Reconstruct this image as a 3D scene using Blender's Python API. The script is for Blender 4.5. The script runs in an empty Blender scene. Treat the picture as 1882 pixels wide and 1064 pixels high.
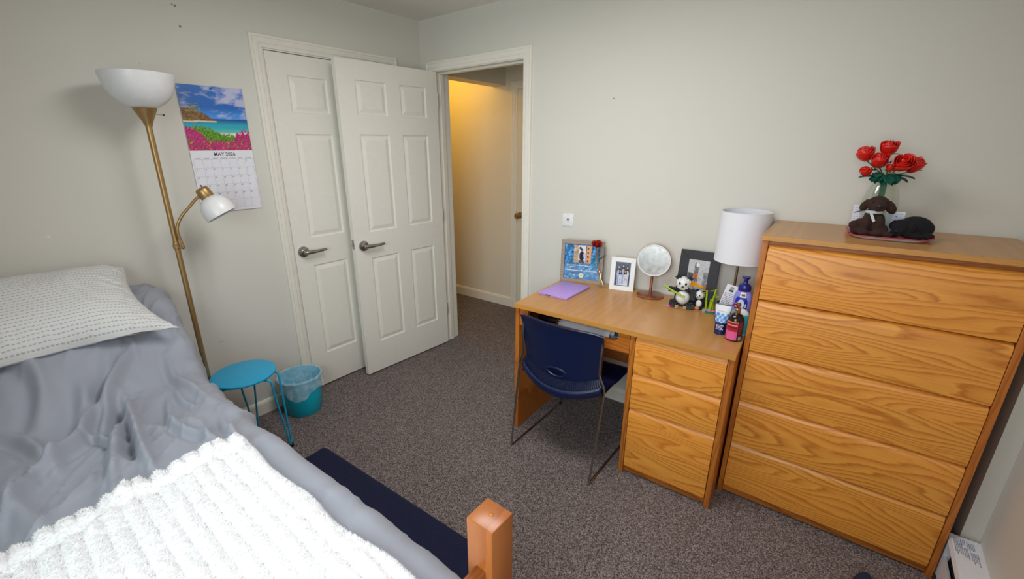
import bpy, bmesh, math, random
import numpy as np
from mathutils import Vector, Matrix, noise
random.seed(7)
rng = np.random.default_rng(11)
S = bpy.context.scene
COL = S.collection
PI = math.pi
sin, cos = math.sin, math.cos

# ------------------------------------------------------------------ camera
cam_d = bpy.data.cameras.new('camera')
cam = bpy.data.objects.new('camera', cam_d)
COL.objects.link(cam)
S.camera = cam
_yaw, _pit, _rol = .6855, -.3169, -.0070
_F = Vector((-sin(_yaw)*cos(_pit), cos(_yaw)*cos(_pit), sin(_pit)))
_R = Vector((cos(_yaw), sin(_yaw), 0))
_U = _R.cross(_F)
_R2 = cos(_rol)*_R + sin(_rol)*_U
_U2 = -sin(_rol)*_R + cos(_rol)*_U
_M = Matrix((_R2, _U2, -_F)).transposed().to_4x4()
_M.translation = Vector((2.5804, -2.3183, 1.5468))
cam.matrix_world = _M
cam_d.sensor_width = 36.0
cam_d.lens = 798.9/1882*36.0
cam_d.shift_x = .01449
cam_d.shift_y = .0004
cam_d.clip_start = .02

# ------------------------------------------------------------------ world, lights, exposure
S.view_settings.view_transform = 'Standard'
S.view_settings.look = 'None'
S.view_settings.exposure = 0.0
S.view_settings.gamma = 1.0
S.view_settings.use_curve_mapping = False
W = bpy.data.worlds.new('sky')
S.world = W
W.use_nodes = True
_bg = W.node_tree.nodes['Background']
_bg.inputs[0].default_value = (.62, .78, 1.0, 1)
_bg.inputs[1].default_value = .3

def area(name, loc, target, sx, sy, power, col):
    d = bpy.data.lights.new(name, 'AREA')
    d.shape = 'RECTANGLE'; d.size = sx; d.size_y = sy
    d.energy = power; d.color = col
    o = bpy.data.objects.new(name, d); COL.objects.link(o)
    o.location = loc
    o.rotation_euler = (Vector(target)-Vector(loc)).to_track_quat('-Z', 'Y').to_euler()
    return o
def bulb(name, loc, r, power, col):
    d = bpy.data.lights.new(name, 'POINT')
    d.energy = power; d.color = col; d.shadow_soft_size = r
    o = bpy.data.objects.new(name, d); COL.objects.link(o); o.location = loc
    return o
# ceiling panel: added, unseen, standing in for flash bounced off the ceiling
# daylight through the window behind the camera, the added flat white ceiling panel, the warm lamp of the hall
area('aimed_window_daylight', (2.25, -3.12, 1.55), (.75, -.2, .72), 1.38, 1.12, 20.0, (.86, .94, 1.0)).data.spread = 1.85  # aimed and narrowed so the left and right walls darken like lens vignetting
_d = bpy.data.lights.new('added_ceiling_light', 'AREA'); _d.shape = 'RECTANGLE'; _d.size = 1.1; _d.size_y = .5; _d.energy = 20.0; _d.color = (1.0, .985, 1.0)
_o = bpy.data.objects.new('added_ceiling_light', _d); COL.objects.link(_o); _o.location = (1.60, -1.25, 2.30)
bulb('hall_lamp_bulb', (-.62, .50, 2.20), .06, 7.2, (1.0, .58, .09))

# ------------------------------------------------------------------ materials
def nt(name):
    m = bpy.data.materials.new(name); m.use_nodes = True
    t = m.node_tree
    return m, t, t.nodes['Principled BSDF']
def node(t, kind, **kw):
    n = t.nodes.new(kind)
    for k, v in kw.items(): setattr(n, k, v)
    return n
def mth(t, op, a, b=None, c=None):
    n = node(t, 'ShaderNodeMath', operation=op)
    for i, v in enumerate((a, b, c)):
        if v is None: continue
        if isinstance(v, (int, float)): n.inputs[i].default_value = v
        else: t.links.new(v, n.inputs[i])
    return n.outputs[0]
def comb(t, x, y, z):
    n = node(t, 'ShaderNodeCombineXYZ')
    for i, v in enumerate((x, y, z)):
        if isinstance(v, (int, float)): n.inputs[i].default_value = v
        else: t.links.new(v, n.inputs[i])
    return n.outputs[0]
def noise_n(t, vec, scale, detail=3, rough=.5, out=0):
    n = node(t, 'ShaderNodeTexNoise')
    n.inputs['Scale'].default_value = scale; n.inputs['Detail'].default_value = detail; n.inputs['Roughness'].default_value = rough
    if vec is not None: t.links.new(vec, n.inputs['Vector'])
    return n.outputs[out]
def ramp(t, fac, stops, interp='LINEAR'):
    n = node(t, 'ShaderNodeValToRGB')
    n.color_ramp.interpolation = interp
    e = n.color_ramp.elements
    while len(e) < len(stops): e.new(.5)
    for i, (p, c) in enumerate(stops):
        e[i].position = p; e[i].color = (*c, 1)
    t.links.new(fac, n.inputs[0])
    return n.outputs[0]
def mixc(t, fac, a, b, mode='MIX'):
    n = node(t, 'ShaderNodeMix', data_type='RGBA', blend_type=mode)
    if isinstance(fac, (int, float)): n.inputs[0].default_value = fac
    else: t.links.new(fac, n.inputs[0])
    for i, v in ((6, a), (7, b)):
        if isinstance(v, tuple): n.inputs[i].default_value = (*v, 1)
        else: t.links.new(v, n.inputs[i])
    return n.outputs[2]
def bump(t, b, h, strength=.2, dist=.01):
    n = node(t, 'ShaderNodeBump')
    n.inputs['Strength'].default_value = strength; n.inputs['Distance'].default_value = dist
    t.links.new(h, n.inputs['Height']); t.links.new(n.outputs[0], b.inputs['Normal'])
def objco(t, rand=False):
    tc = node(t, 'ShaderNodeTexCoord').outputs['Object']
    if not rand: return tc
    oi = node(t, 'ShaderNodeObjectInfo').outputs['Random']
    n = node(t, 'ShaderNodeVectorMath', operation='ADD')
    t.links.new(tc, n.inputs[0])
    t.links.new(comb(t, mth(t, 'MULTIPLY', oi, 17.3), mth(t, 'MULTIPLY', oi, 5.1), mth(t, 'MULTIPLY', oi, 9.7)), n.inputs[1])
    return n.outputs[0]
def plain(name, col, rough=.5, metal=0., var=.05, scale=40., bmp=0., **kw):
    """a painted / plastic / metal surface with a little procedural variation"""
    m, t, b = nt(name)
    v = noise_n(t, objco(t), scale, 3)
    lo = tuple(max(0, c*(1-var)) for c in col); hi = tuple(min(1, c*(1+var)) for c in col)
    t.links.new(ramp(t, v, [(.3, lo), (.7, hi)]), b.inputs['Base Color'])
    b.inputs['Roughness'].default_value = rough; b.inputs['Metallic'].default_value = metal
    if bmp: bump(t, b, noise_n(t, objco(t), scale*6, 2), bmp, .002)
    for k, x in kw.items(): b.inputs[k.replace('_', ' ')].default_value = x
    return m
def wood(name, axis, light, dark, freq=105., c0=.045, amp=.11, rough=.38, planks=.0, pore=.35, stretch=1.1, ringmix=1.0, taper=.055, figure=0.):
    """flat-sawn board: rings of a wandering log centre cut by the face, pores along the grain"""
    m, t, b = nt(name)
    oi = node(t, 'ShaderNodeObjectInfo').outputs['Random']
    co = node(t, 'ShaderNodeSeparateXYZ'); t.links.new(objco(t), co.inputs[0])
    o = {'x': (0, 2, 1), 'y': (1, 0, 2), 'z': (2, 0, 1)}[axis]
    a, bb, cc = (co.outputs[i] for i in o)
    seed = mth(t, 'MULTIPLY', oi, 37.0)
    if planks:
        pl = mth(t, 'FLOOR', mth(t, 'DIVIDE', mth(t, 'ADD', bb, mth(t, 'MULTIPLY', oi, .3)), planks))
        wn = node(t, 'ShaderNodeTexWhiteNoise', noise_dimensions='2D')
        t.links.new(comb(t, pl, seed, 0), wn.inputs['Vector'])
        prand = wn.outputs['Value']
        seed = mth(t, 'ADD', seed, mth(t, 'MULTIPLY', prand, 21.0))
    else:
        prand = oi
    n1 = noise_n(t, comb(t, mth(t, 'ADD', mth(t, 'MULTIPLY', a, stretch), seed), mth(t, 'MULTIPLY', bb, 1.6), seed), 1.7, 2, .5)
    n2 = noise_n(t, comb(t, mth(t, 'ADD', mth(t, 'MULTIPLY', a, 5.), seed), mth(t, 'MULTIPLY', bb, 16.), mth(t, 'MULTIPLY', cc, 12.)), 1.6, 3, .55)
    depth = mth(t, 'ADD', c0, mth(t, 'MULTIPLY', mth(t, 'SUBTRACT', n1, .5), amp))
    off = mth(t, 'MULTIPLY', mth(t, 'SUBTRACT', mth(t, 'FRACT', mth(t, 'MULTIPLY', seed, 1.37)), .5), .16)
    n4 = noise_n(t, comb(t, mth(t, 'ADD', mth(t, 'MULTIPLY', a, 2.6), seed), mth(t, 'MULTIPLY', bb, 5.), seed), 1.0, 2, .5)
    y = mth(t, 'ADD', bb, mth(t, 'ADD', off, mth(t, 'MULTIPLY', mth(t, 'SUBTRACT', n4, .5), .06)))
    r = mth(t, 'SQRT', mth(t, 'ADD', mth(t, 'MULTIPLY', y, y), mth(t, 'MULTIPLY', depth, depth)))
    sgn = mth(t, 'SUBTRACT', mth(t, 'MULTIPLY', mth(t, 'GREATER_THAN', mth(t, 'FRACT', mth(t, 'MULTIPLY', seed, 2.71)), .5), 2.), 1.)
    r = mth(t, 'ADD', r, mth(t, 'MULTIPLY', mth(t, 'MULTIPLY', a, sgn), taper))
    v = mth(t, 'ADD', mth(t, 'MULTIPLY', r, freq), mth(t, 'MULTIPLY', n2, .8))
    if figure:
        wa = mth(t, 'ADD', mth(t, 'MULTIPLY', a, 1.25), seed); wb = mth(t, 'ADD', mth(t, 'MULTIPLY', bb, 5.4), mth(t, 'MULTIPLY', seed, .61))
        f1 = noise_n(t, comb(t, wa, wb, 0.), 1.25, 1.6, .42)
        n2 = noise_n(t, comb(t, mth(t, 'ADD', mth(t, 'MULTIPLY', a, 7.), seed), mth(t, 'MULTIPLY', bb, 60.), 0.), 1.6, 3, .6)
        v = mth(t, 'ADD', mth(t, 'ADD', mth(t, 'MULTIPLY', f1, figure), mth(t, 'MULTIPLY', bb, 40.)), mth(t, 'MULTIPLY', n2, .55))
    ring = mth(t, 'FRACT', v)
    mid = tuple(light[i]*.55+dark[i]*.45 for i in range(3))
    lt2 = tuple(light[i]*(1-.15*ringmix)+dark[i]*.15*ringmix for i in range(3))
    dk2 = tuple(light[i]*(1-ringmix)+dark[i]*ringmix for i in range(3))
    c = ramp(t, ring, [(0., light), (.38, lt2), (.66, mid), (.84, dk2), (.95, mid), (1., light)])
    pv = noise_n(t, comb(t, mth(t, 'MULTIPLY', a, 9.), mth(t, 'MULTIPLY', bb, 420.), mth(t, 'MULTIPLY', cc, 420.)), 1., 2, .6)
    pf = ramp(t, pv, [(.36, (1, 1, 1)), (.50, (0, 0, 0))])
    c = mixc(t, mth(t, 'MULTIPLY', pf, pore), c, dark)
    c = mixc(t, mth(t, 'MULTIPLY', prand, .34), c, tuple(min(1, light[i]*(1.10, .86, .62)[i]) for i in range(3)))
    t.links.new(c, b.inputs['Base Color'])
    b.inputs['Roughness'].default_value = rough
    bump(t, b, pf, .05, .001)
    return m

OAK_L, OAK_D = (.86, .375, .060), (.50, .150, .012)
MT = {}
MT['oak_x'] = wood('oak_face', 'x', OAK_L, OAK_D, freq=125., c0=.02, amp=.08, planks=.125, pore=.26, figure=14.)
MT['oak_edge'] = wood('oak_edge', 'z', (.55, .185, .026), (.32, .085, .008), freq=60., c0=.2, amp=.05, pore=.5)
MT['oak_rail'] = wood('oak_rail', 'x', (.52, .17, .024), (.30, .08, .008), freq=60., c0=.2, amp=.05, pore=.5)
MT['top_lam'] = wood('laminate_top', 'x', (.53, .275, .085), (.40, .185, .048), freq=230., c0=.10, amp=.10, rough=.30, pore=.5, ringmix=.35)
MT['top_edge'] = wood('laminate_edge', 'x', (.62, .31, .075), (.44, .19, .034), freq=220., c0=.1, amp=.06, rough=.4, pore=.5, ringmix=.4)
MT['bedwood'] = wood('bed_wood', 'z', (.42, .142, .036), (.27, .072, .014), freq=70., c0=.14, amp=.05, rough=.3, pore=.12, ringmix=.6)
MT['bedwood_y'] = wood('bed_wood_rail', 'y', (.42, .142, .036), (.27, .072, .014), freq=70., c0=.14, amp=.05, rough=.3, pore=.12, ringmix=.6)
MT['bedwood_x'] = wood('bed_wood_side', 'x', (.42, .142, .036), (.27, .072, .014), freq=70., c0=.14, amp=.05, rough=.3, pore=.12, ringmix=.6)
MT['grey_wood'] = wood('grey_frame_wood', 'x', (.37, .31, .265), (.22, .18, .15), freq=160., c0=.1, amp=.05, rough=.6, pore=.5)

def wallpaint(name, col, scale=110.):
    m, t, b = nt(name)
    c = objco(t)
    v = noise_n(t, c, 1.3, 3)
    t.links.new(ramp(t, v, [(.25, tuple(x*.97 for x in col)), (.75, col)]), b.inputs['Base Color'])
    b.inputs['Roughness'].default_value = .62
    bump(t, b, noise_n(t, c, scale, 4), .10, .004)
    return m
MT['wall'] = wallpaint('cream_wall_paint', (.70, .675, .60))
MT['hallwall'] = wallpaint('cream_hall_paint', (.80, .735, .60))
MT['ceil'] = wallpaint('ceiling_paint', (.84, .81, .75), 60.)
MT['trim'] = plain('white_trim_paint', (.84, .80, .70), .38, var=.02)
MT['door'] = plain('white_door_paint', (.84, .805, .72), .40, var=.015, bmp=.02, scale=30)

def carpet():
    m, t, b = nt('carpet')
    c = objco(t)
    vo = node(t, 'ShaderNodeTexVoronoi', feature='F1'); vo.inputs['Scale'].default_value = 290.; vo.inputs['Randomness'].default_value = 1.
    t.links.new(c, vo.inputs['Vector'])
    sp = node(t, 'ShaderNodeSeparateColor'); t.links.new(vo.outputs['Color'], sp.inputs[0])
    n1 = noise_n(t, c, 170., 3, .7)
    n3 = noise_n(t, c, 3.0, 3)
    s = mth(t, 'ADD', mth(t, 'MULTIPLY', sp.outputs[0], .55), mth(t, 'MULTIPLY', n1, .50))
    col = ramp(t, s, [(.22, (.045, .035, .033)), (.42, (.15, .12, .112)), (.60, (.265, .22, .208)), (.80, (.47, .405, .388))])
    col = mixc(t, mth(t, 'MULTIPLY', n3, .22), col, (.07, .057, .054))
    t.links.new(col, b.inputs['Base Color'])
    b.inputs['Roughness'].default_value = .95
    b.inputs['Specular IOR Level'].default_value = .1
    bump(t, b, s, .8, .010)
    return m
MT['carpet'] = carpet()

def fabric(name, col, rough=.8, sheen=.2, scale=600., bmp=.15, var=.06, fold=0.):
    m, t, b = nt(name)
    c = objco(t)
    v = noise_n(t, c, scale, 2)
    t.links.new(ramp(t, v, [(.3, tuple(x*(1-var) for x in col)), (.7, tuple(min(1, x*(1+var)) for x in col))]), b.inputs['Base Color'])
    b.inputs['Roughness'].default_value = rough
    b.inputs['Sheen Weight'].default_value = sheen
    bump(t, b, v, bmp, .001)
    return m
MT['duvet'] = fabric('grey_duvet_cotton', (.325, .345, .40), .62, .15, 900., .05, .03)
MT['throw'] = fabric('white_fleece', (.92, .925, .93), .9, .3, 260., .5, .04)
MT['navy_rug'] = fabric('navy_rug_pile', (.006, .010, .042), .95, .0, 260., .8, .5)
MT['chrome'] = plain('brushed_chrome', (.42, .40, .38), .25, 1., .04)
MT['satin_nickel'] = plain('satin_nickel', (.40, .385, .37), .30, 1., .04)
MT['brass'] = plain('aged_gold_metal', (.43, .27, .115), .38, .75, .05)
MT['copper'] = plain('rose_copper', (.42, .185, .115), .28, .85, .04)
MT['white_plastic'] = plain('white_plastic', (.82, .82, .81), .35, 0, .02)
MT['frost'] = plain('frosted_white_glass', (.80, .80, .79), .32, 0, .02, Transmission_Weight=.0, Subsurface_Weight=.25, Subsurface_Radius=(.02, .02, .02))
MT['shade'] = fabric('white_lampshade_cloth', (.83, .84, .88), .8, .1, 500., .1, .02)
MT['navy'] = plain('navy_chair_plastic', (.0045, .0105, .048), .33, 0, .06, bmp=.04)
MT['black'] = plain('black_plastic', (.010, .010, .011), .4, 0, .1)
MT['rubber'] = plain('black_rubber', (.012, .012, .012), .7, 0, .1)
MT['teal'] = plain('turquoise_paint', (.010, .40, .68), .35, 0, .03)
MT['tealbin'] = plain('turquoise_plastic', (.0, .52, .70), .33, 0, .03)
MT['dark'] = plain('dark_gap', (.02, .015, .012), .9)
def bag():
    m, t, b = nt('thin_bin_liner')
    b.inputs['Base Color'].default_value = (.92, .96, 1.0, 1)
    b.inputs['Roughness'].default_value = .30
    tr = node(t, 'ShaderNodeBsdfTransparent')
    tr.inputs[0].default_value = (.93, .98, 1, 1)
    mx = node(t, 'ShaderNodeMixShader')
    v = noise_n(t, objco(t), 26., 3)
    t.links.new(ramp(t, v, [(.3, (.16, .16, .16)), (.75, (.42, .42, .42))]), mx.inputs[0])
    t.links.new(tr.outputs[0], mx.inputs[1]); t.links.new(b.outputs[0], mx.inputs[2])
    t.links.new(mx.outputs[0], t.nodes['Material Output'].inputs[0])
    return m
MT['bag'] = bag()
def clearglass(name, tint=(.97, 1, .98), amt=.16):
    m, t, b = nt(name)
    tr = node(t, 'ShaderNodeBsdfTransparent'); tr.inputs[0].default_value = (*tint, 1)
    gl = node(t, 'ShaderNodeBsdfGlossy'); gl.inputs['Roughness'].default_value = .04
    lw = node(t, 'ShaderNodeLayerWeight'); lw.inputs[0].default_value = .25
    mx = node(t, 'ShaderNodeMixShader')
    t.links.new(mth(t, 'ADD', mth(t, 'MULTIPLY', lw.outputs['Facing'], .55), amt*.3), mx.inputs[0])
    t.links.new(tr.outputs[0], mx.inputs[1]); t.links.new(gl.outputs[0], mx.inputs[2])
    t.links.new(mx.outputs[0], t.nodes['Material Output'].inputs[0])
    return m
MT['glass'] = clearglass('clear_glass')
MT['smoke'] = plain('smoky_glass', (.10, .09, .085), .12, 0, .1)
def printed(name, rough=.35):
    m, t, b = nt(name)
    a = node(t, 'ShaderNodeVertexColor', layer_name='print')
    t.links.new(a.outputs[0], b.inputs['Base Color'])
    b.inputs['Roughness'].default_value = rough
    return m
MT['print'] = printed('printed_ink')
MT['print_gloss'] = printed('printed_gloss', .15)
MT['paper'] = plain('white_paper', (.82, .81, .86), .6, 0, .02)
MT['ink'] = plain('grey_ink', (.09, .10, .13), .6, 0, .02)
MT['ink_light'] = plain('light_grey_ink', (.42, .42, .50), .6, 0, .02)

# ------------------------------------------------------------------ mesh helpers
class MB:
    def __init__(s): s.v = []; s.f = []; s.c = []
    def add(s, v, f, c=None):
        o = len(s.v); s.v += [tuple(p) for p in v]; s.f += [tuple(i+o for i in q) for q in f]
        if c is not None: s.c += [tuple(x) for x in c]
        return s
    def box(s, x0, x1, y0, y1, z0, z1, M=None):
        v = [Vector((x, y, z)) for z in (z0, z1) for y in (y0, y1) for x in (x0, x1)]
        if M is not None: v = [M @ p for p in v]
        return s.add(v, [(0, 2, 3, 1), (4, 5, 7, 6), (0, 1, 5, 4), (1, 3, 7, 5), (3, 2, 6, 7), (2, 0, 4, 6)])
    def tube(s, pts, r, n=10, closed=False, cap=True):
        P = [Vector(p) for p in pts]; N = len(P); rr = r if hasattr(r, '__len__') else [r]*N
        fr = None; rings = []
        for i in range(N):
            if closed: d = P[(i+1) % N]-P[i-1]
            else: d = P[min(i+1, N-1)]-P[max(i-1, 0)]
            d.normalize()
            if fr is None:
                u = d.orthogonal().normalized()
            else:
                u = (fr-d*fr.dot(d)); u = u.normalized() if u.length > 1e-6 else d.orthogonal().normalized()
            fr = u; w = d.cross(u)
            rings.append([P[i]+rr[i]*(cos(2*PI*k/n)*u+sin(2*PI*k/n)*w) for k in range(n)])
        v = [p for q in rings for p in q]; f = []
        for i in range(N if closed else N-1):
            j = (i+1) % N
            for k in range(n):
                f.append((i*n+k, i*n+(k+1) % n, j*n+(k+1) % n, j*n+k))
        if cap and not closed:
            f.append(tuple(reversed(range(n)))); f.append(tuple((N-1)*n+k for k in range(n)))
        return s.add(v, f)
    def lathe(s, prof, n=40, c=(0, 0, 0), M=None, cap0=False, cap1=False, sx=1., sy=1.):
        v = []; f = []
        for (r, z) in prof:
            for k in range(n):
                a = 2*PI*k/n; p = Vector((r*cos(a)*sx, r*sin(a)*sy, z))
                if M is not None: p = M @ p
                v.append(p+Vector(c))
        m = len(prof)
        for i in range(m-1):
            for k in range(n):
                f.append((i*n+k, i*n+(k+1) % n, (i+1)*n+(k+1) % n, (i+1)*n+k))
        if cap0: f.append(tuple(reversed(range(n))))
        if cap1: f.append(tuple((m-1)*n+k for k in range(n)))
        return s.add(v, f)
    def grid(s, fn, nu, nv, closed_u=False, col=None):
        v = []; f = []; cc = []
        for i in range(nu):
            for j in range(nv):
                v.append(fn(i, j))
                if col is not None: cc.append(col(i, j))
        for i in range(nu if closed_u else nu-1):
            for j in range(nv-1):
                a = (i+1) % nu
                f.append((i*nv+j, a*nv+j, a*nv+j+1, i*nv+j+1))
        return s.add(v, f, cc if col is not None else None)
    def prism(s, poly, y0, y1, axis='y', M=None):
        """extrude a 2-D polygon (x,z)->y, (y,z)->x or (x,y)->z"""
        def P(a, b, h):
            p = {'y': (a, h, b), 'x': (h, a, b), 'z': (a, b, h)}[axis]
            p = Vector(p)
            return M @ p if M is not None else p
        n = len(poly)
        v = [P(a, b, y0) for a, b in poly]+[P(a, b, y1) for a, b in poly]
        f = [(i, (i+1) % n, n+(i+1) % n, n+i) for i in range(n)]
        f.append(tuple(reversed(range(n)))); f.append(tuple(range(n, 2*n)))
        return s.add(v, f)
    def ball(s, c, r, n=12, m=8, M=None):
        r = r if hasattr(r, '__len__') else (r, r, r)
        v = []; f = []
        for i in range(m+1):
            t = PI*i/m
            for k in range(n):
                a = 2*PI*k/n; p = Vector((r[0]*sin(t)*cos(a), r[1]*sin(t)*sin(a), r[2]*cos(t)))
                if M is not None: p = M @ p
                v.append(p+Vector(c))
        for i in range(m):
            for k in range(n): f.append((i*n+k, (i+1)*n+k, (i+1)*n+(k+1) % n, i*n+(k+1) % n))
        return s.add(v, f)
    def build(s, name, mat, parent=None, smooth=True, bevel=0., seg=1, loc=None, fix=True, ang=40, merge=True):
        me = bpy.data.meshes.new(name)
        me.from_pydata([tuple(p) for p in s.v], [], s.f)
        if s.c:
            a = me.color_attributes.new('print', 'FLOAT_COLOR', 'POINT')
            arr = np.ones((len(s.v), 4), np.float32); arr[:, :3] = np.array(s.c, np.float32)
            a.data.foreach_set('color', arr.ravel())
        if fix or bevel:
            bm = bmesh.new(); bm.from_mesh(me)
            if merge and not s.c: bmesh.ops.remove_doubles(bm, verts=bm.verts, dist=1e-6)
            if fix: bmesh.ops.recalc_face_normals(bm, faces=bm.faces)
            if bevel:
                es = [e for e in bm.edges if len(e.link_faces) == 2 and e.calc_face_angle(0) > .6]
                bmesh.ops.bevel(bm, geom=es, offset=bevel, segments=seg, profile=.5, affect='EDGES', clamp_overlap=True)
            bm.to_mesh(me); bm.free()
        if smooth:
            me.polygons.foreach_set('use_smooth', [True]*len(me.polygons))
            me.set_sharp_from_angle(angle=math.radians(ang))
        me.materials.append(mat)
        o = bpy.data.objects.new(name, me); COL.objects.link(o)
        if parent is not None: o.parent = parent
        if loc is not None: o.location = loc
        return o

def tag(o, label, cat, group=None):
    o['label'] = label; o['category'] = cat
    if group: o['group'] = group
    return o
def thing(name, label, cat, loc=(0, 0, 0), rz=0., group=None, rot=None):
    o = bpy.data.objects.new(name, None); COL.objects.link(o)
    o.empty_display_size = .05
    o.location = loc; o.rotation_euler = rot if rot is not None else (0, 0, rz)
    return tag(o, label, cat, group)
def struct(o):
    o['kind'] = 'structure'; return o
def lerp(a, b, t): return a+(b-a)*t
def sstep(a, b, x):
    t = np.clip((x-a)/(b-a), 0, 1); return t*t*(3-2*t)
def catmull(pts, n=8):
    P = [Vector(p) for p in pts]; P = [P[0]*2-P[1]]+P+[P[-1]*2-P[-2]]; out = []
    for i in range(1, len(P)-2):
        for k in range(n):
            t = k/n
            out.append(.5*((2*P[i])+(P[i+1]-P[i-1])*t+(2*P[i-1]-5*P[i]+4*P[i+1]-P[i+2])*t*t+(3*P[i]-P[i-1]-3*P[i+1]+P[i+2])*t**3))
    out.append(P[-2]); return out
def RZ(a): return Matrix.Rotation(a, 4, 'Z')
def RX(a): return Matrix.Rotation(a, 4, 'X')
def RY(a): return Matrix.Rotation(a, 4, 'Y')
def TR(x, y, z): return Matrix.Translation((x, y, z))
_txt = {}
def text_mesh(s, size, M, align='CENTER', font_extra=0.):
    """lettering as flat mesh: (verts, faces) in 3-D after matrix M (text lies in local XY)"""
    cu = bpy.data.curves.new('t', 'FONT'); cu.body = s; cu.size = size; cu.align_x = align; cu.align_y = 'CENTER'
    cu.offset = font_extra; cu.resolution_u = 2
    o = bpy.data.objects.new('t', cu); COL.objects.link(o)
    bpy.context.view_layer.update()
    me = o.to_mesh()
    v = [M @ p.co for p in me.vertices]; f = [tuple(p.vertices) for p in me.polygons]
    o.to_mesh_clear(); bpy.data.objects.remove(o); bpy.data.curves.remove(cu)
    return v, f
def srgb(r, g, b):
    return tuple(((c/255+.055)/1.055)**2.4 if c > 10 else c/255/12.92 for c in (r, g, b))
def blob(name, ells, voxel, mat, parent=None, smooth_it=4, disp=0.):
    """one continuous surface round a set of ellipsoids (voxel remesh, relaxed)"""
    m = MB()
    for c, r, M in ells: m.ball(c, r, 16, 12, M)
    o = m.build(name, mat, parent, merge=False)
    md = o.modifiers.new('r', 'REMESH'); md.mode = 'VOXEL'; md.voxel_size = voxel; md.use_smooth_shade = True
    ms = o.modifiers.new('s', 'SMOOTH'); ms.iterations = smooth_it; ms.factor = .5
    dg = bpy.context.evaluated_depsgraph_get()
    me = bpy.data.meshes.new_from_object(o.evaluated_get(dg))
    o.modifiers.clear(); old = o.data; o.data = me; bpy.data.meshes.remove(old)
    if disp:
        n = len(me.vertices); co = np.empty(n*3); me.vertices.foreach_get('co', co); co = co.reshape(-1, 3)
        nr = np.empty(n*3); me.vertices.foreach_get('normal', nr); nr = nr.reshape(-1, 3)
        d = np.array([noise.noise(Vector(p)*220)+.6*noise.noise(Vector(p)*500) for p in co])
        me.vertices.foreach_set('co', (co+nr*d[:, None]*disp).ravel())
    me.materials.clear(); me.materials.append(mat)
    me.polygons.foreach_set('use_smooth', [True]*len(me.polygons))
    me.name = name
    return o
# ------------------------------------------------------------------ the room
AW = .0305                        # the desk wall is not quite square to the closet wall
H = 2.378
T = .14                           # thickness of the desk wall
struct(MB().box(-1.8, 3.35, -3.1, 1.3, -.06, 0).build('floor', MT['carpet'], smooth=False))
struct(MB().box(-1.8, 3.35, -3.1, 1.3, H, H+.06).build('ceiling', MT['ceil'], smooth=False))
w = MB()
w.box(-.12, 0, -3.1, -1.115, 0, H); w.box(-.12, 0, -.281, .0, 0, H); w.box(-.12, 0, -1.115, -.281, 2.063, H)
w.box(-.70, -.66, -1.4, .0, 0, H)
wall_left = struct(w.build('wall_left', MT['wall'], smooth=False))
w = MB()
w.box(-.12, .112, 0, T, 0, H); w.box(.896, 3.35, 0, T, 0, H); w.box(.112, .896, 0, T, 2.063, H)
wall_back = struct(w.build('wall_back', MT['wall'], smooth=False)); wall_back.rotation_euler.z = AW
w = MB()
w.box(3.155, 3.25, -3.1, .09, 0, H)
w.box(3.106, 3.155, -.312, .085, 0, H)                       # boxed-in corner chase
wall_right = struct(w.build('wall_right', MT['wall'], smooth=False))
WX0, WX1, WZ0, WZ1 = 1.55, 2.95, .98, 2.12                    # window over the bed, behind the camera
w = MB(); w.box(-.12, WX0, -3.1, -2.98, 0, H); w.box(WX1, 3.25, -3.1, -2.98, 0, H); w.box(WX0, WX1, -3.1, -2.98, 0, WZ0); w.box(WX0, WX1, -3.1, -2.98, WZ1, H)
wall_front = struct(w.build('wall_front', MT['wall'], smooth=False))
w = MB(); w.box(-1.6, 1.9, 1.0, 1.1, 0, H)
o = struct(w.build('wall_hall', MT['hallwall'], smooth=False)); o.rotation_euler.z = AW
w = MB(); w.box(-1.7, -1.6, .0, 1.1, 0, H); w.box(1.8, 1.9, T, 1.0, 0, H)
o = struct(w.build('wall_hall_end', MT['hallwall'], smooth=False)); o.rotation_euler.z = AW
o = struct(MB().box(-1.6, -.12, 0, T, 0, H).build('wall_hall_near', MT['hallwall'], smooth=False)); o.rotation_euler.z = AW
o = struct(MB().box(-.13, .012, T, 1.0, 2.064, H).build('ceiling_beam', MT['hallwall'], smooth=False)); o.rotation_euler.z = AW
# small chips and plugged holes in the paint
MT['putty'] = plain('old_putty', (.30, .25, .10), .8)
MT['scuff'] = plain('grey_scuff', (.55, .55, .53), .8)
for (y, z, r, k) in ((-1.481, 2.173, .004, 'putty'), (-1.470, 2.170, .006, 'putty'), (-1.466, 2.087, .006, 'putty'), (-1.657, 1.91, .003, 'scuff'), (-2.113, 1.204, .006, 'paper')):
    MB().ball((0, y, z), (.0012, r, r*.8), 10, 6).build('paint_chip', MT[k], wall_left)
MB().box(-.0005, .0006, -1.597, -1.572, .530, .537).build('paint_chip', MT['scuff'], wall_left)
MB().ball((1.466, 0, 1.792), (.004, .0012, .003), 10, 6).build('paint_chip', MT['putty'], wall_back)

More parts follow.
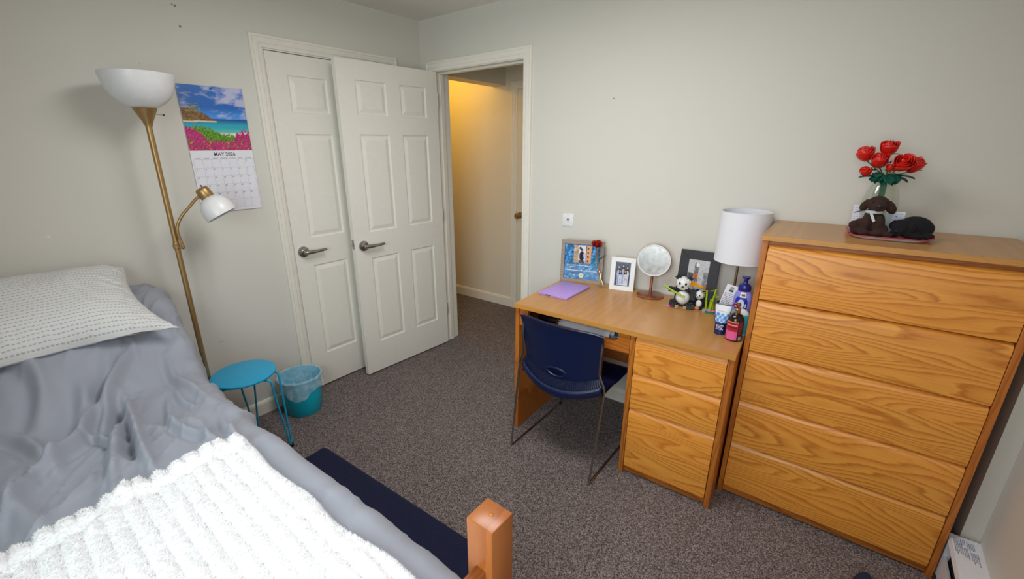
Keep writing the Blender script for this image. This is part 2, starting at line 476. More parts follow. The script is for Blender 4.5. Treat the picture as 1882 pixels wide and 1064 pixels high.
PROF = [(0, 0), (0, .008), (.004, .010), (.017, .0105), (.021, .0135), (.038, .0165), (.044, .016), (.048, .019), (.058, .019), (.061, .016), (.061, 0)]
def casing(name, s0, s1, zt, fn, mat=None):
    m = MB()
    def P(i, j):
        wd, d = PROF[i]
        s, z = ((s0-wd, 0), (s0-wd, zt+wd), (s1+wd, zt+wd), (s1+wd, 0))[j]
        return fn(s, z, d)
    m.grid(P, len(PROF), 4)
    return struct(m.build(name, mat or MT['trim'], smooth=True, ang=25, merge=False))
casing('trim_1', -1.110, -.287, 2.055, lambda s, z, d: (d, s, z))
o = casing('trim_2', .124, .8836, 2.052, lambda s, z, d: (s, -d, z)); o.rotation_euler.z = AW
o = casing('trim_3', .143, .97, 2.032, lambda s, z, d: (s, 1.0-d, z)); o.rotation_euler.z = AW
o = casing('trim_4', .124, .8836, 2.052, lambda s, z, d: (s, T+d, z)); o.rotation_euler.z = AW
# jamb linings with door stops
j = MB()
j.box(.112, .130, 0, T, 0, 2.063); j.box(.878, .896, 0, T, 0, 2.063); j.box(.130, .878, 0, T, 2.047, 2.063)
j.box(.130, .141, .044, .080, 0, 2.036); j.box(.867, .878, .044, .080, 0, 2.036); j.box(.130, .878, .044, .080, 2.036, 2.047)
o = struct(j.build('trim_5', MT['trim'], smooth=False, bevel=.0012)); o.rotation_euler.z = AW
j = MB()
j.box(-.12, 0, -1.115, -1.1005, 0, 2.063); j.box(-.12, 0, -.2945, -.281, 0, 2.063); j.box(-.12, 0, -1.1005, -.2945, 2.048, 2.063)
struct(j.build('trim_6', MT['trim'], smooth=False, bevel=.001))
# baseboards
BB = [(0, 0), (.013, 0), (.013, .068), (.010, .078), (.006, .084), (0, .088)]
def baseboard(name, a, b, fn):
    m = MB(); n = len(BB)
    v = [fn(a, d, z) for d, z in BB]+[fn(b, d, z) for d, z in BB]
    f = [(i, (i+1) % n, n+(i+1) % n, n+i) for i in range(n)]+[tuple(range(n)), tuple(range(n, 2*n))]
    return struct(m.add(v, f).build(name, MT['trim'], smooth=False))
baseboard('baseboard_left', -2.98, -1.171, lambda s, d, z: (d, s, z))
o = baseboard('baseboard_back', .945, 3.10, lambda s, d, z: (s, -d, z)); o.rotation_euler.z = AW
o = baseboard('baseboard_hall', -1.6, .082, lambda s, d, z: (s, 1.0-d, z*1.12)); o.rotation_euler.z = AW

# ------------------------------------------------------------------ doors
def door_panel(parent, s0, s1, z0, z1):
    prof = [(0, 0), (.003, -.0055), (.009, -.0075), (.013, -.007), (.034, -.0012), (.036, -.001)]
    m = MB(); v = []; f = []
    for ins, d in prof:
        v += [(s0+ins, d, z0+ins), (s1-ins, d, z0+ins), (s1-ins, d, z1-ins), (s0+ins, d, z1-ins)]
    for i in range(len(prof)-1):
        for k in range(4): f.append((4*i+k, 4*i+(k+1) % 4, 4*i+4+(k+1) % 4, 4*i+4+k))
    e = 4*(len(prof)-1); f.append((e, e+1, e+2, e+3))
    return m.add(v, f).build('panel', MT['door'], parent, smooth=False)
def lever(parent, s, z, ln, r=.034):
    h = MB(); M = TR(s, 0, z) @ RX(-PI/2)
    h.lathe([(0, 0), (r, 0), (r, .006), (r*.93, .011), (r*.55, .013), (.0135, .016), (.0125, .030), (.013, .047), (.011, .050), (0, .050)], 36, M=M)
    k = h.build('door_handle', MT['satin_nickel'], parent)
    a = MB()
    P = [(s+.006, .044, z), (s-.012, .046, z), (s-.05, .047, z-.001), (s-.09, .047, z-.0005), (s-ln+.01, .046, z+.001), (s-ln, .045, z+.001)]
    rad = [.010, .0135, .0115, .0095, .0085, .0075]
    a.tube(P, rad, 12)
    a.build('lever', MT['satin_nickel'], k)
    return k
def six_panel(name, width, height, z0, cols, rows, th=.036, mat=None):
    m = MB()
    m.box(0, width, -th, -.0085, z0, height)
    xs = [0]+[x for c in cols for x in c]+[width]
    for i in range(0, len(xs), 2): m.box(xs[i], xs[i+1], -.0085, 0, z0, height)
    zs = [z0]+[z for r in rows for z in r]+[height]
    for c in cols:
        for i in range(0, len(zs), 2): m.box(c[0], c[1], -.0085, 0, zs[i], zs[i+1])
    o = struct(m.build(name, mat or MT['door'], smooth=False))
    for c in cols:
        for r in rows: door_panel(o, c[0], c[1], r[0], r[1])
    return o
ROWS = [(.235, .845), (1.020, 1.628), (1.742, 1.935)]
d1 = six_panel('door_1', .800, 2.044, .012, [(.110, .347), (.453, .690)], ROWS)
d1.location = (-.003, -.2975, 0); d1.rotation_euler.z = -PI/2
lever(d1, .747, .943, .130)
al = -.0494
d2 = six_panel('door_2', .757, 2.044, .012, [(.103, .317), (.423, .640)], ROWS)
d2.location = (.1593, -.0065, 0); d2.rotation_euler.z = -PI/2+al
lever(d2, .695, .937, .132)
MB().box(.7565, .7585, -.031, -.006, .922, .982).build('latch_plate', MT['satin_nickel'], d2, bevel=.0008)
MB().box(.757, .766, -.024, -.012, .944, .962).build('latch_bolt', MT['chrome'], d2, bevel=.002)
MT['hinge'] = plain('dull_hinge_metal', (.50, .46, .40), .45, .6)
for z in (.30, 1.06, 1.86):
    h = MB().tube([(-.006, -.003, z-.045), (-.006, -.003, z+.045)], .006, 10)
    h.box(-.003, .0, -.030, .0, z-.044, z+.044)
    h.build('hinge', MT['hinge'], d2)
d3 = MB().box(.150, .963, .985, 1.02, .01, 2.024).build('door_3', MT['hallwall'], smooth=False, bevel=.002); struct(d3)
d3.rotation_euler.z = AW
k = MB().lathe([(0, 0), (.030, 0), (.030, .005), (.012, .010), (.012, .035), (.026, .045), (.028, .058), (.018, .070), (0, .072)], 24, M=TR(.190, .985, .94) @ RX(PI/2))
k.build('door_handle', MT['brass'], d3)
MB().box(.149, .152, .982, .99, .90, .98).build('latch_plate', MT['brass'], d3)

# ------------------------------------------------------------------ window behind the camera
w = MB(); xm = (WX0+WX1)/2
for a in ((WX0, WX0+.05, WZ0, WZ1), (WX1-.05, WX1, WZ0, WZ1), (WX0, WX1, WZ0, WZ0+.05), (WX0, WX1, WZ1-.05, WZ1), (xm-.02, xm+.02, WZ0, WZ1)):
    w.box(a[0], a[1], -3.07, -3.02, a[2], a[3])
win = struct(w.build('window_1', MT['trim'], smooth=False, bevel=.003))
MB().box(WX0-.04, WX1+.04, -3.10, -2.955, WZ0-.03, WZ0).build('window_sill', MT['trim'], win, bevel=.004)
MB().box(WX0+.05, WX1-.05, -3.047, -3.043, WZ0+.05, WZ1-.05).build('pane', MT['glass'], win, smooth=False)

# added panel that lights the room in place of bounced flash (above the view)
t = thing('added_ceiling_panel', 'added unseen flat white ceiling panel standing in for bounced flash light', 'lamp', (1.60, -1.25, H))
MB().box(-.57, .57, -.27, .27, -.072, 0).build('housing', MT['white_plastic'], t, bevel=.006)
# ------------------------------------------------------------------ baseboard heater under the window
t = thing('baseboard_heater', 'white metal baseboard heater along the right wall beside the dresser', 'heater', (3.072, -.325, 0))
L = 2.2
MT['heater'] = plain('heater_enamel', (.76, .77, .80), .4, 0, .02)
MB().prism([(0, .185), (.006, .2), (.083, .2), (.083, .03), (.075, .03), (.075, .192), (.008, .192), (.006, .185)], 0, -L, 'y').build('hood', MT['heater'], t, smooth=False)
MB().prism([(.004, .028), (.012, .028), (.012, .118), (.004, .122)], -.03, -L, 'y').build('front_panel', MT['heater'], t, smooth=False)
MB().box(.002, .083, -.030, 0, .02, .198).build('end_cap', MT['heater'], t, bevel=.002)
f = MB()
for i in range(110): f.box(.016, .07, -.05-i*.019, -.0515-i*.019, .06, .15)
f.tube([(.043, -.03, .1), (.043, -L, .1)], .011, 8)
o = f.build('fins', MT['satin_nickel'], t, smooth=False); o['kind'] = 'stuff'
lb = MB(); MT['blueink'] = plain('blue_grey_print', (.20, .22, .33), .6)
random.seed(4)
for (cx, n, ln, y0) in ((.022, 5, .085, -.018), (.036, 3, .03, -.016), (.040, 3, .05, -.058), (.055, 5, .042, -.020), (.060, 5, .055, -.070)):
    for i in range(n):
        x = cx+(i-n/2)*.0042; y = y0-random.uniform(0, .006); e = y0-ln*random.uniform(.75, 1)
        while y > e:
            s = random.uniform(.004, .013); lb.box(x, x+.0024, y-s, y, .2, .2003); y -= s+.0022
lb.build('warning_print', MT['blueink'], t, smooth=False)
MB().box(.03, .08, -.0, .02, .0, .03).build('foot', MT['heater'], t)

# ------------------------------------------------------------------ dresser
def DR(x, y, z=0.):
    a = .0306; return (2.3274+x*cos(a)-y*sin(a), -.3909+x*sin(a)+y*cos(a), z)
DA = .0306
dr = thing('dresser', 'tall oak dresser with five wide drawers against the right of the desk wall', 'dresser', DR(0, 0), DA)
DW, DD, DH = .7455, .455, 1.2186
tp = MB().box(-.002, DW+.002, 0, DD, 1.2, DH).build('top', MT['top_lam'], dr, bevel=.0012)
MB().box(-.002, DW+.002, -.002, .0, 1.2002, DH-.0004).build('edge_band', MT['top_edge'], tp)
for x in (.003, DW-.0225):
    MB().box(x, x+.0195, .008, DD, 0, 1.2).build('side_panel', MT['oak_edge'], dr, bevel=.0015)
MB().box(.0225, DW-.0225, DD-.012, DD-.004, .04, 1.2).build('back_panel', MT['oak_x'], dr)
MB().box(.0225, DW-.0225, .022, .040, .008, .036).build('toe_rail', MT['oak_rail'], dr, bevel=.001)
MB().box(.0225, DW-.0225, .03, .05, 1.176, 1.2).build('top_rail', MT['oak_rail'], dr)
def drawer(parent, x0, x1, z0, z1, y=.010, th=.020, depth=.40, mat='oak_x'):
    cx = (x0+x1)/2; cz = (z0+z1)/2; hw = (x1-x0)/2; hz = (z1-z0)/2
    # front with the long rounded finger-pull along its top edge; grain origin at the front's own centre
    prof = [(y+th, -hz), (y+.002, -hz), (y, -hz+.002), (y, hz-.026), (y+.002, hz-.017), (y+.0065, hz-.008), (y+.011, hz-.002), (y+.014, hz), (y+th, hz)]
    m = MB(); m.prism(prof, -hw, hw, 'x')
    o = m.build('drawer', MT[mat], parent, ang=35, loc=(cx, 0, cz))
    b = MB(); b.box(-hw+.012, hw-.012, y+th, y+depth, -hz+.02, hz-.03)
    b.build('drawer_box', MT['dark'], o, smooth=False)
    return o
Z = [.0405, .279, .494, .732, .958, 1.184]
for i in range(5): drawer(dr, .0245, DW-.0245, Z[i]+.0028, Z[i+1]-.0028)

# ------------------------------------------------------------------ desk
def DK(x, y, z=0.):
    a = .0506; return (1.2847+x*cos(a)-y*sin(a), -.5909+x*sin(a)+y*cos(a), z)
KA = .0506; KH = .7664
dk = thing('desk', 'oak desk with three drawers on its right side and a woodgrain top', 'desk', DK(0, 0), KA)
tp = MB().box(0, 1.049, 0, .600, .742, KH).build('desktop', MT['top_lam'], dk, bevel=.0012)
MB().box(0, 1.049, -.002, 0, .7422, KH-.0004).build('edge_band', MT['top_edge'], tp)
for x in (.002, .626, 1.024):
    MB().box(x, x+.0225, .008, .585, 0, .742).build('side_panel', MT['oak_edge'], dk, bevel=.0015)
MB().box(.0245, .626, .50, .516, .34, .742).build('modesty_panel', MT['oak_rail'], dk)
MB().box(.6485, 1.024, .57, .58, .04, .742).build('back_panel', MT['oak_x'], dk)
MB().box(.6485, 1.024, .022, .040, .008, .036).build('toe_rail', MT['oak_rail'], dk, bevel=.001)
KZ = [.041, .370, .556, .738]
for i in range(3): drawer(dk, .651, 1.0215, KZ[i]+.0026, KZ[i+1]-.0026, depth=.5)
# open pencil drawer with a scooped front
pd = MB(); r = .022
x0, x1, z0, z1 = .0275, .6235, .645, .737
sx0, sx1, sz = .078, .568, .692
arc = lambda cx, cz, a0, a1: [(cx+r*cos(lerp(a0, a1, k/6)), cz+r*sin(lerp(a0, a1, k/6))) for k in range(7)]
poly = [(x0, z0), (x1, z0), (x1, z1), (sx1, z1)]+arc(sx1-r, sz+r, 0, -PI/2)[0:]+list(arc(sx0+r, sz+r, -PI/2, -PI))+[(sx0, z1), (x0, z1)]
# as quads: bottom rail + ends, built from vertical strips so that the scoop stays clean
def scoop(x):
    if x <= sx0 or x >= sx1: return z1
    d = min(x-sx0, sx1-x)
    return sz if d >= r else sz+r-math.sqrt(max(0, r*r-(r-d)**2))
xs = [x0, sx0-.0005]+[sx0+r*(1-cos(k/8*PI/2)) for k in range(9)]+[sx1-r*(1-cos(k/8*PI/2)) for k in range(8, -1, -1)]+[sx1+.0005, x1]
m = MB()
top = [(x, scoop(x)) for x in xs]
m.prism([(x0, z0), (x1, z0)]+top[::-1], .012, .030)
pdo = m.build('pencil_drawer', MT['oak_rail'], dk, smooth=False)
m = MB(); m.box(x0+.004, x1-.004, .030, .44, z0+.003, z0+.010); m.box(x0+.004, x0+.014, .030, .44, z0+.01, z1-.006); m.box(x1-.014, x1-.004, .030, .44, z0+.01, z1-.006)
m.build('tray', MT['bedwood_x'], pdo, smooth=False)

# things lying in the pencil drawer
dz = z0+.0105
def put(name, label, cat, x, y, z, a=0., group=None): return thing(name, label, cat, DK(x, y, z), KA+a, group)
t = put('rolled_paper', 'white sheet of paper curled into a loose roll in the open desk drawer', 'paper', .400, .070, dz+.0035)
m = MB(); n = 26
def rp(i, j):
    a = lerp(-1.9, 3.6, i/(n-1)); rad = .024+.006*(i/(n-1))
    return (lerp(-.155, .115, j/9), rad*cos(a)*1.35, .028+rad*sin(a)*.86)
m.grid(rp, n, 10)
o = m.build('sheet', MT['paper'], t, merge=False); md = o.modifiers.new('s', 'SOLIDIFY'); md.thickness = .0006
t = put('notebook', 'dark grey notebook lying flat at the right end of the open desk drawer', 'notebook', .515, .20, dz, .12)
MB().box(-.065, .065, -.10, .09, .0, .010).build('cover', plain('charcoal_cover', (.05, .05, .06), .5), t, bevel=.0015)
MB().box(-.062, .0655, -.1005, .088, .0015, .0085).build('pages', MT['paper'], t)
t = put('magazine', 'pale magazine with a folded corner on the notebook in the open desk drawer', 'magazine', .510, .165, dz+.0105, -.08)
m = MB(); m.grid(lambda i, j: (lerp(-.06, .055, i/9), lerp(-.09, .1, j/9), .004+.012*(max(0, 1-j/4.))**2+.004*sin(i)), 10, 10)
o = m.build('cover', plain('grey_print_cover', (.40, .42, .48), .35, var=.5, scale=60), t, merge=False); o.modifiers.new('s', 'SOLIDIFY').thickness = .004
t = put('pencil', 'yellow pencil lying slantwise in the open desk drawer', 'pencil', .262, .072, dz+.028, -.55)
MB().tube([(-.075, 0, 0), (.06, 0, 0)], .0042, 6).build('shaft', plain('yellow_lacquer', (.62, .38, .10), .35), t)
MB().tube([(.06, 0, 0), (.076, 0, 0)], [.0042, .0006], 6).build('tip', plain('bare_pencil_wood', (.72, .50, .30), .6), t)
t = put('wooden_ruler', 'bare wooden ruler under the pencil in the open desk drawer', 'ruler', .240, .095, dz+.012, -.42)
MB().box(-.10, .07, -.014, .014, 0, .004).build('blade', plain('ruler_wood', (.66, .44, .20), .5), t, bevel=.001)
t = put('pouch', 'black zipped pouch at the left end of the open desk drawer', 'pouch', .155, .14, dz, .1)
m = MB(); m.grid(lambda i, j: (.085*cos(2*PI*i/24)*(sin(PI*j/8)**.5), .055*sin(2*PI*i/24)*(sin(PI*j/8)**.5), .020-.020*cos(PI*j/8)), 24, 9, True)
m.build('body', MT['black'], t, merge=False)
MB().tube([(-.06, -.05, .026), (0, -.056, .028), (.06, -.05, .026)], .0016, 6).build('zip', MT['chrome'], t)

# ------------------------------------------------------------------ chair
ch = thing('stacking_chair', 'navy plastic stacking chair on a wire sled frame tucked under the desk', 'chair', (1.6085, -.4705, 0), .006)
R_ = .0055
def side(sg):
    x = .233*sg
    pts = [(.217*sg, -.186, .742), (.2145*sg, -.190, .66), (.2125*sg, -.191, .575), (.2165*sg, -.190, .545), (.234*sg, -.185, .500), (.240*sg, -.185, .470), (.2395*sg, -.190, .43),
           (x, -.258, .03), (x, -.262, .010), (x, -.252, .0056), (x, -.20, .0056), (x, .20, .0056), (x, .245, .0056), (x, .257, .012), (x, .258, .03), (x-.02*sg, .215, .405), (x-.022*sg, .205, .424), (x-.024*sg, .185, .428), (x-.022*sg, -.10, .425), (x-.002*sg, -.175, .428)]
    return catmull(pts, 5)
for sg in (-1, 1):
    MB().tube(side(sg), R_, 10).build('frame_rail', MT['chrome'], ch)
for y, z in ((.16, .423), (-.12, .412)):
    MB().tube([(-.209, y, z), (.209, y, z)], R_*.9, 8).build('cross_bar', MT['chrome'], ch)
MB().tube([(-.233, .24, .0056), (-.233, .258, .02)], .0075, 8).build('glide', MT['rubber'], ch)
MB().tube([(.233, .24, .0056), (.233, .258, .02)], .0075, 8).build('glide', MT['rubber'], ch)
# back shell: profile up the back, curved across; hand-hole above the ribbed waist
NB, NX = 44, 61
def back_pt(u, v):          # u -1..1 across, v 0..1 up
    z = .474+.289*v
    hw = lerp(.207, .220, sstep(0, 1, v))
    zt = z+.048*u*u*(1-v)**1.6-.012*(abs(u)**8)*v
    y = -.212-.022*v**1.4+.050*(u*u)*(1-.2*v)-.010*sstep(.93, 1., v)
    return Vector((hw*u, y, zt))
def in_hole(u, v): return (u/.25)**2+((v-.125)/.068)**2 < 1
m = MB(); idx = {}
def quad_back(off):
    for i in range(NB):
        for jx in range(NX):
            p = back_pt(-1+2*jx/(NX-1), i/(NB-1)); m.v.append((p.x, p.y+off, p.z))
quad_back(0)
for i in range(NB-1):
    for jx in range(NX-1):
        u = -1+2*(jx+.5)/(NX-1); v = (i+.5)/(NB-1)
        if not in_hole(u, v): m.f.append((i*NX+jx, i*NX+jx+1, (i+1)*NX+jx+1, (i+1)*NX+jx))
bk = m.build('backrest', MT['navy'], ch)
md = bk.modifiers.new('s', 'SOLIDIFY'); md.thickness = .006; md.offset = 0
rim = [back_pt(.255*cos(a), .125+.075*sin(a))+Vector((0, -.003, 0)) for a in [2*PI*k/40 for k in range(40)]]
MB().tube(rim, .0055, 8, closed=True).build('hand_hole_rim', MT['navy'], bk)
MB().tube([back_pt(-1+2*k/40, 1.)+Vector((0, 0, -.001)) for k in range(41)], .0055, 8).build('top_roll', MT['navy'], bk)
for sg in (-1, 1):
    MB().tube([back_pt(sg, k/20) for k in range(21)], .0052, 8).build('edge_roll', MT['navy'], bk)
# ribbed waist between back and seat
def waist(u, v):            # v 0 (bottom lip) .. 1 (meets the back)
    hw = lerp(.226, .207, v)
    y = lerp(-.240, -.213, v)+lerp(.066, .050, v)*u*u
    z = lerp(.436, .477, v)+lerp(.054, .048, v)*u*u
    return Vector((hw*u, y, z))
m = MB()
for k in range(52):
    u = -1+2*(k+.5)/52
    m.tube([waist(u, 0), waist(u, .5)+Vector((0, -.004, .001)), waist(u, 1)], .0026, 6)
m.build('ribs', MT['navy'], bk)
m = MB(); m.grid(lambda i, j: waist(-1+2*i/30, j/4)+Vector((0, .009, -.005)), 31, 5)
m.build('waist', MT['navy'], bk)
# seat pan with a deep rolled rear lip
def seat_pt(i, j):
    u = -1+2*i/32; v = j/28
    lip = [(-.234, .436), (-.240, .426), (-.242, .412), (-.238, .398), (-.228, .392)]
    hw = lerp(.226, .218, v)
    if j < 5:
        y, z = lip[j]; y += .066*u*u-.006
        return (hw*u, y, z+.054*u*u)
    q = (j-4)/24; y = lerp(-.231+.066*u*u, .225, q)
    z = .396+.036*sstep(0, .35, q)-.030*sstep(.82, 1., q)**1.5+lerp(.054, .010, sstep(0, .5, q))*u*u-.012*abs(u)**8*sstep(.1, .4, q)
    return (hw*u, y, z)
m = MB(); m.grid(seat_pt, 33, 29)
st = m.build('seat', MT['navy'], ch, merge=False); md = st.modifiers.new('s', 'SOLIDIFY'); md.thickness = .006; md.offset = 0

# ------------------------------------------------------------------ bed
bd = thing('bed', 'wooden single bed with a square corner post at its foot', 'bed', (0, 0, 0))
for i, (x, y, h, lab) in enumerate(((2.134, -1.868, .9, 1), (2.134, -2.93, .9, 0), (.03, -1.90, .56, 0), (.03, -2.93, .56, 0))):
    o = MB().box(-.031, .031, -.031, .031, 0, h).build('post', MT['bedwood'], bd, bevel=.003, seg=2, loc=(x+.031, y+.031, 0))
    if h > .6:
        MB().lathe([(0, .0012), (.0035, .0010), (.0052, .0), (.0056, -.001)], 16, c=(.002, .002, h)).build('dowel_plug', MT['oak_edge'], o)
MB().box(2.156, 2.180, -2.87, -1.866, .735, .80).build('foot_rail', MT['bedwood_y'], bd, bevel=.003, seg=2)
MB().box(2.156, 2.180, -2.87, -1.866, .34, .47).build('foot_rail', MT['bedwood_y'], bd, bevel=.003)
for i in range(6):
    y = -2.73+i*.145
    MB().box(2.160, 2.176, y-.02, y+.02, .47, .735).build('foot_slat', MT['bedwood'], bd, bevel=.001)
for y in (-1.905, -2.905): MB().box(.09, 2.136, y, y+.022, .30, .43).build('side_rail', MT['bedwood_x'], bd, bevel=.002)
MB().box(.06, 2.12, -2.868, -1.912, .40, .655).build('mattress', MT['paper'], bd, bevel=.03, seg=3)

# duvet -------------------------------------------------------------
FOLDS = [
 ([(.45, -2.05), (.60, -2.11), (.758, -2.206), (.884, -2.262), (.96, -2.34), (1.02, -2.46)], .020, .022),
 ([(.42, -1.99), (.574, -2.083), (.679, -2.143), (.80, -2.185), (.90, -2.21)], .017, .017),
 ([(.664, -2.109), (.80, -2.118), (.902, -2.13), (1.093, -2.150), (1.25, -2.156)], .017, .022),
 ([(.70, -2.07), (.776, -2.11), (.86, -2.15), (.934, -2.177), (1.112, -2.224), (1.27, -2.256)], .017, .018),
 ([(.30, -2.40), (.48, -2.30), (.60, -2.292), (.765, -2.347)], .028, .016),
 ([(.667, -2.408), (.765, -2.36), (.923, -2.325), (1.05, -2.33)], .02, .012),
 ([(.563, -2.189), (.72, -2.215), (.87, -2.28), (1.011, -2.375), (1.15, -2.50)], .028, .020),
 ([(.78, -2.0), (.865, -2.03), (1.024, -2.048), (1.154, -2.01), (1.25, -1.99)], .014, .009),
 ([(.74, -1.97), (.84, -1.985), (.95, -1.965)], .012, .007),
 ([(.52, -1.93), (.66, -1.95), (.80, -1.93), (.95, -1.92)], .018, .010),
 ([(.85, -2.24), (.92, -2.21), (.98, -2.195)], .010, .010),
 ([(.90, -2.40), (1.02, -2.42), (1.15, -2.40), (1.3, -2.37)], .03, .014),
 ([(1.05, -1.93), (1.15, -1.95), (1.3, -1.945)], .016, .007),
 ([(.80, -2.55), (1.0, -2.57), (1.2, -2.62)], .03, .015),
]
def seg_field(X, Y, line, wdt):
    P = np.array([(p.x, p.y) for p in catmull([(a, b, 0) for a, b in line], 6)])
    best = np.full(X.shape, 9.); side = np.zeros(X.shape); tt = np.zeros(X.shape)
    N = len(P)-1
    for k in range(N):
        a, b = P[k], P[k+1]; d = b-a; L2 = d@d+1e-12
        t = np.clip(((X-a[0])*d[0]+(Y-a[1])*d[1])/L2, 0, 1)
        dx = X-a[0]-t*d[0]; dy = Y-a[1]-t*d[1]; ds = np.sqrt(dx*dx+dy*dy)
        mk = ds < best
        best = np.where(mk, ds, best); side = np.where(mk, np.sign(d[0]*dy-d[1]*dx), side); tt = np.where(mk, (k+t)/N, tt)
    env = np.clip(np.sin(np.pi*np.clip(tt, .02, .98)), 0, 1)**.7
    x = best/wdt
    return env*(np.exp(-x*x)-.55*np.exp(-((x*side+1.9)/1.0)**2))
def pnoise(X, Y, sx, sy, seed, oct_=2):
    out = np.zeros(X.size); xf, yf = X.ravel(), Y.ravel()
    for k in range(X.size):
        out[k] = noise.noise(Vector((xf[k]*sx+seed, yf[k]*sy-seed, seed*.37)))
    return out.reshape(X.shape)
def bed_top(X, Y):
    """height of the duvet's upper face (arrays)"""
    edge = sstep(-1.90, -1.78, Y)
    z = .698+.232*(1-sstep(.24, .74, X+.05*np.sin(Y*9)))
    z = z+.012*np.sin(X*3.1+Y*2.)*sstep(.6, 1., X)
    return z
def duvet():
    NU, NV = 300, 250
    x = np.linspace(.015, 2.118, NU)
    top0, top1, r = -2.875, -1.90, .058
    hang = .36; La, Lt, Lc = hang, top1-top0, r*PI/2
    s = np.concatenate([np.linspace(-hang-Lc, 0, 36)[:-1], np.linspace(0, Lt, 170), np.linspace(Lt, Lt+Lc, 14)[1:], np.linspace(Lt+Lc, Lt+Lc+hang, 32)[1:]])
    NV = len(s)
    Xg, Sg = np.meshgrid(x, s, indexing='ij')
    Y = np.zeros_like(Xg); Zr = np.zeros_like(Xg); ny = np.zeros_like(Xg); nz = np.ones_like(Xg)
    top = (Sg >= 0) & (Sg <= Lt)
    Y[top] = top0+Sg[top]
    rc = (Sg > Lt) & (Sg <= Lt+Lc); a = (Sg-Lt)/r
    Y = np.where(rc, top1+r*np.sin(a), Y); Zr = np.where(rc, r*(np.cos(a)-1), Zr); ny = np.where(rc, np.sin(a), ny); nz = np.where(rc, np.cos(a), nz)
    rd = Sg > Lt+Lc; q = Sg-Lt-Lc
    Y = np.where(rd, top1+r+.05*q, Y); Zr = np.where(rd, -r-q, Zr); ny = np.where(rd, 1, ny); nz = np.where(rd, 0, nz)
    lc = (Sg < 0) & (Sg >= -Lc); a = -Sg/r
    Y = np.where(lc, top0-r*np.sin(a), Y); Zr = np.where(lc, r*(np.cos(a)-1), Zr); ny = np.where(lc, -np.sin(a), ny); nz = np.where(lc, np.cos(a), nz)
    ld = Sg < -Lc; q = -Sg-Lc
    Y = np.where(ld, top0-r-.02*q, Y); Zr = np.where(ld, -r-q, Zr); ny = np.where(ld, -1, ny); nz = np.where(ld, 0, nz)
    # the whole side line wanders a little
    drift = np.interp(Xg, [0, .2, .45, .8, 1.2, 1.6, 2.0, 2.12], [.045, .035, .010, -.020, -.017, .002, .016, .018])
    right = sstep(-2.2, -1.9, Y)
    Y = Y+drift*right
    Z = bed_top(Xg, np.clip(Y, top0, top1))+Zr
    fold = np.zeros_like(Xg)
    for line, wdt, hgt in FOLDS: fold += 1.9*hgt*seg_field(Xg, Y, line, wdt*.8)
    und = pnoise(Xg, Y, 3.1, 4.5, 3.3)*.016+pnoise(Xg, Y+.5*Xg, 5., 13., 8.1)*.008+pnoise(Xg, Y, 22., 26., 5.1)*.0018
    pp = Xg*.83-Y*.55; qq = Xg*.55+Y*.83
    w1 = pnoise(Xg, Y, 2.6, 2.6, 12.3)*.10
    rg = (1-np.abs(pnoise(pp, qq+w1, 1.7, 9.5, 21.7))*2.2).clip(0, 1)**5
    rg2 = (1-np.abs(pnoise(pp+3, qq-w1*1.4, 3.4, 17., 31.1))*2.2).clip(0, 1)**5
    msk = np.clip(.5+pnoise(Xg, Y, 2.3, 2.3, 41.)*1.6, 0, 1)
    und = und+(rg*.021+rg2*.009)*msk*sstep(.45, .75, Xg)+(rg2*.011+rg*.006)*(1-sstep(.4, .6, Xg))
    fade = 1-.80*sstep(1.22, 1.5, Xg)
    disp = (fold+und*1.1)*fade
    # drapes hang in shallow vertical pleats
    hangw = np.clip(-Zr/.2, 0, 1)
    pleat = (np.sin(Xg*13+2.4*np.sin(Xg*4.1))*.009+pnoise(Xg, Xg*0, 14., 1., 9.9)*.010)*hangw
    edgeb = np.exp(-((Sg-Lt-Lc*.4)/.05)**2)*(pnoise(Xg, Y*0, 7., 1., 1.7)*.016+pnoise(Xg, Y*0, 19., 1., 6.7)*.007)
    D = disp+edgeb
    Y2 = Y+ny*(D+pleat); Z2 = Z+nz*D
    # crumples at the head end beside the pillow
    V = np.stack([Xg, Y2, Z2], -1).reshape(-1, 3)
    i, j = np.meshgrid(np.arange(NU-1), np.arange(NV-1), indexing='ij')
    F = np.stack([i*NV+j, (i+1)*NV+j, (i+1)*NV+j+1, i*NV+j+1], -1).reshape(-1, 4)
    m = MB(); m.v = [tuple(p) for p in V]; m.f = [tuple(int(k) for k in q) for q in F]
    # head end closes down against the wall, foot end tucks down at the rail
    nv = NV; b0 = len(m.v)
    for j in range(nv): m.v.append((.012, V[j][1], min(V[j][2], .35)))
    for j in range(nv-1): m.f.append((j, j+1, b0+j+1, b0+j))
    b1 = len(m.v); e = (NU-1)*nv
    for j in range(nv): m.v.append((2.124, V[e+j][1], min(V[e+j][2], .45)))
    for j in range(nv-1): m.f.append((e+j, b1+j, b1+j+1, e+j+1))
    o = m.build('duvet', MT['duvet'], None, merge=False, fix=True, ang=180)
    tag(o, 'rumpled grey duvet spread over the bed', 'duvet')
    return Xg, Sg, Z2, Y2, top
DUV = duvet()
def duv_z(xq, yq):
    """height of the finished duvet top at points (for things that lie on it)"""
    X, Sg, Z, Y, top = DUV
    cols = np.where(top[0])[0]; xs = X[:, 0]
    out = np.zeros(xq.shape)
    it = np.nditer(xq, flags=['multi_index'])
    for xv in it:
        ix = it.multi_index; i = int(np.clip(np.searchsorted(xs, float(xv)), 0, len(xs)-1))
        out[ix] = np.interp(yq[ix], Y[i, cols], Z[i, cols])
    return out

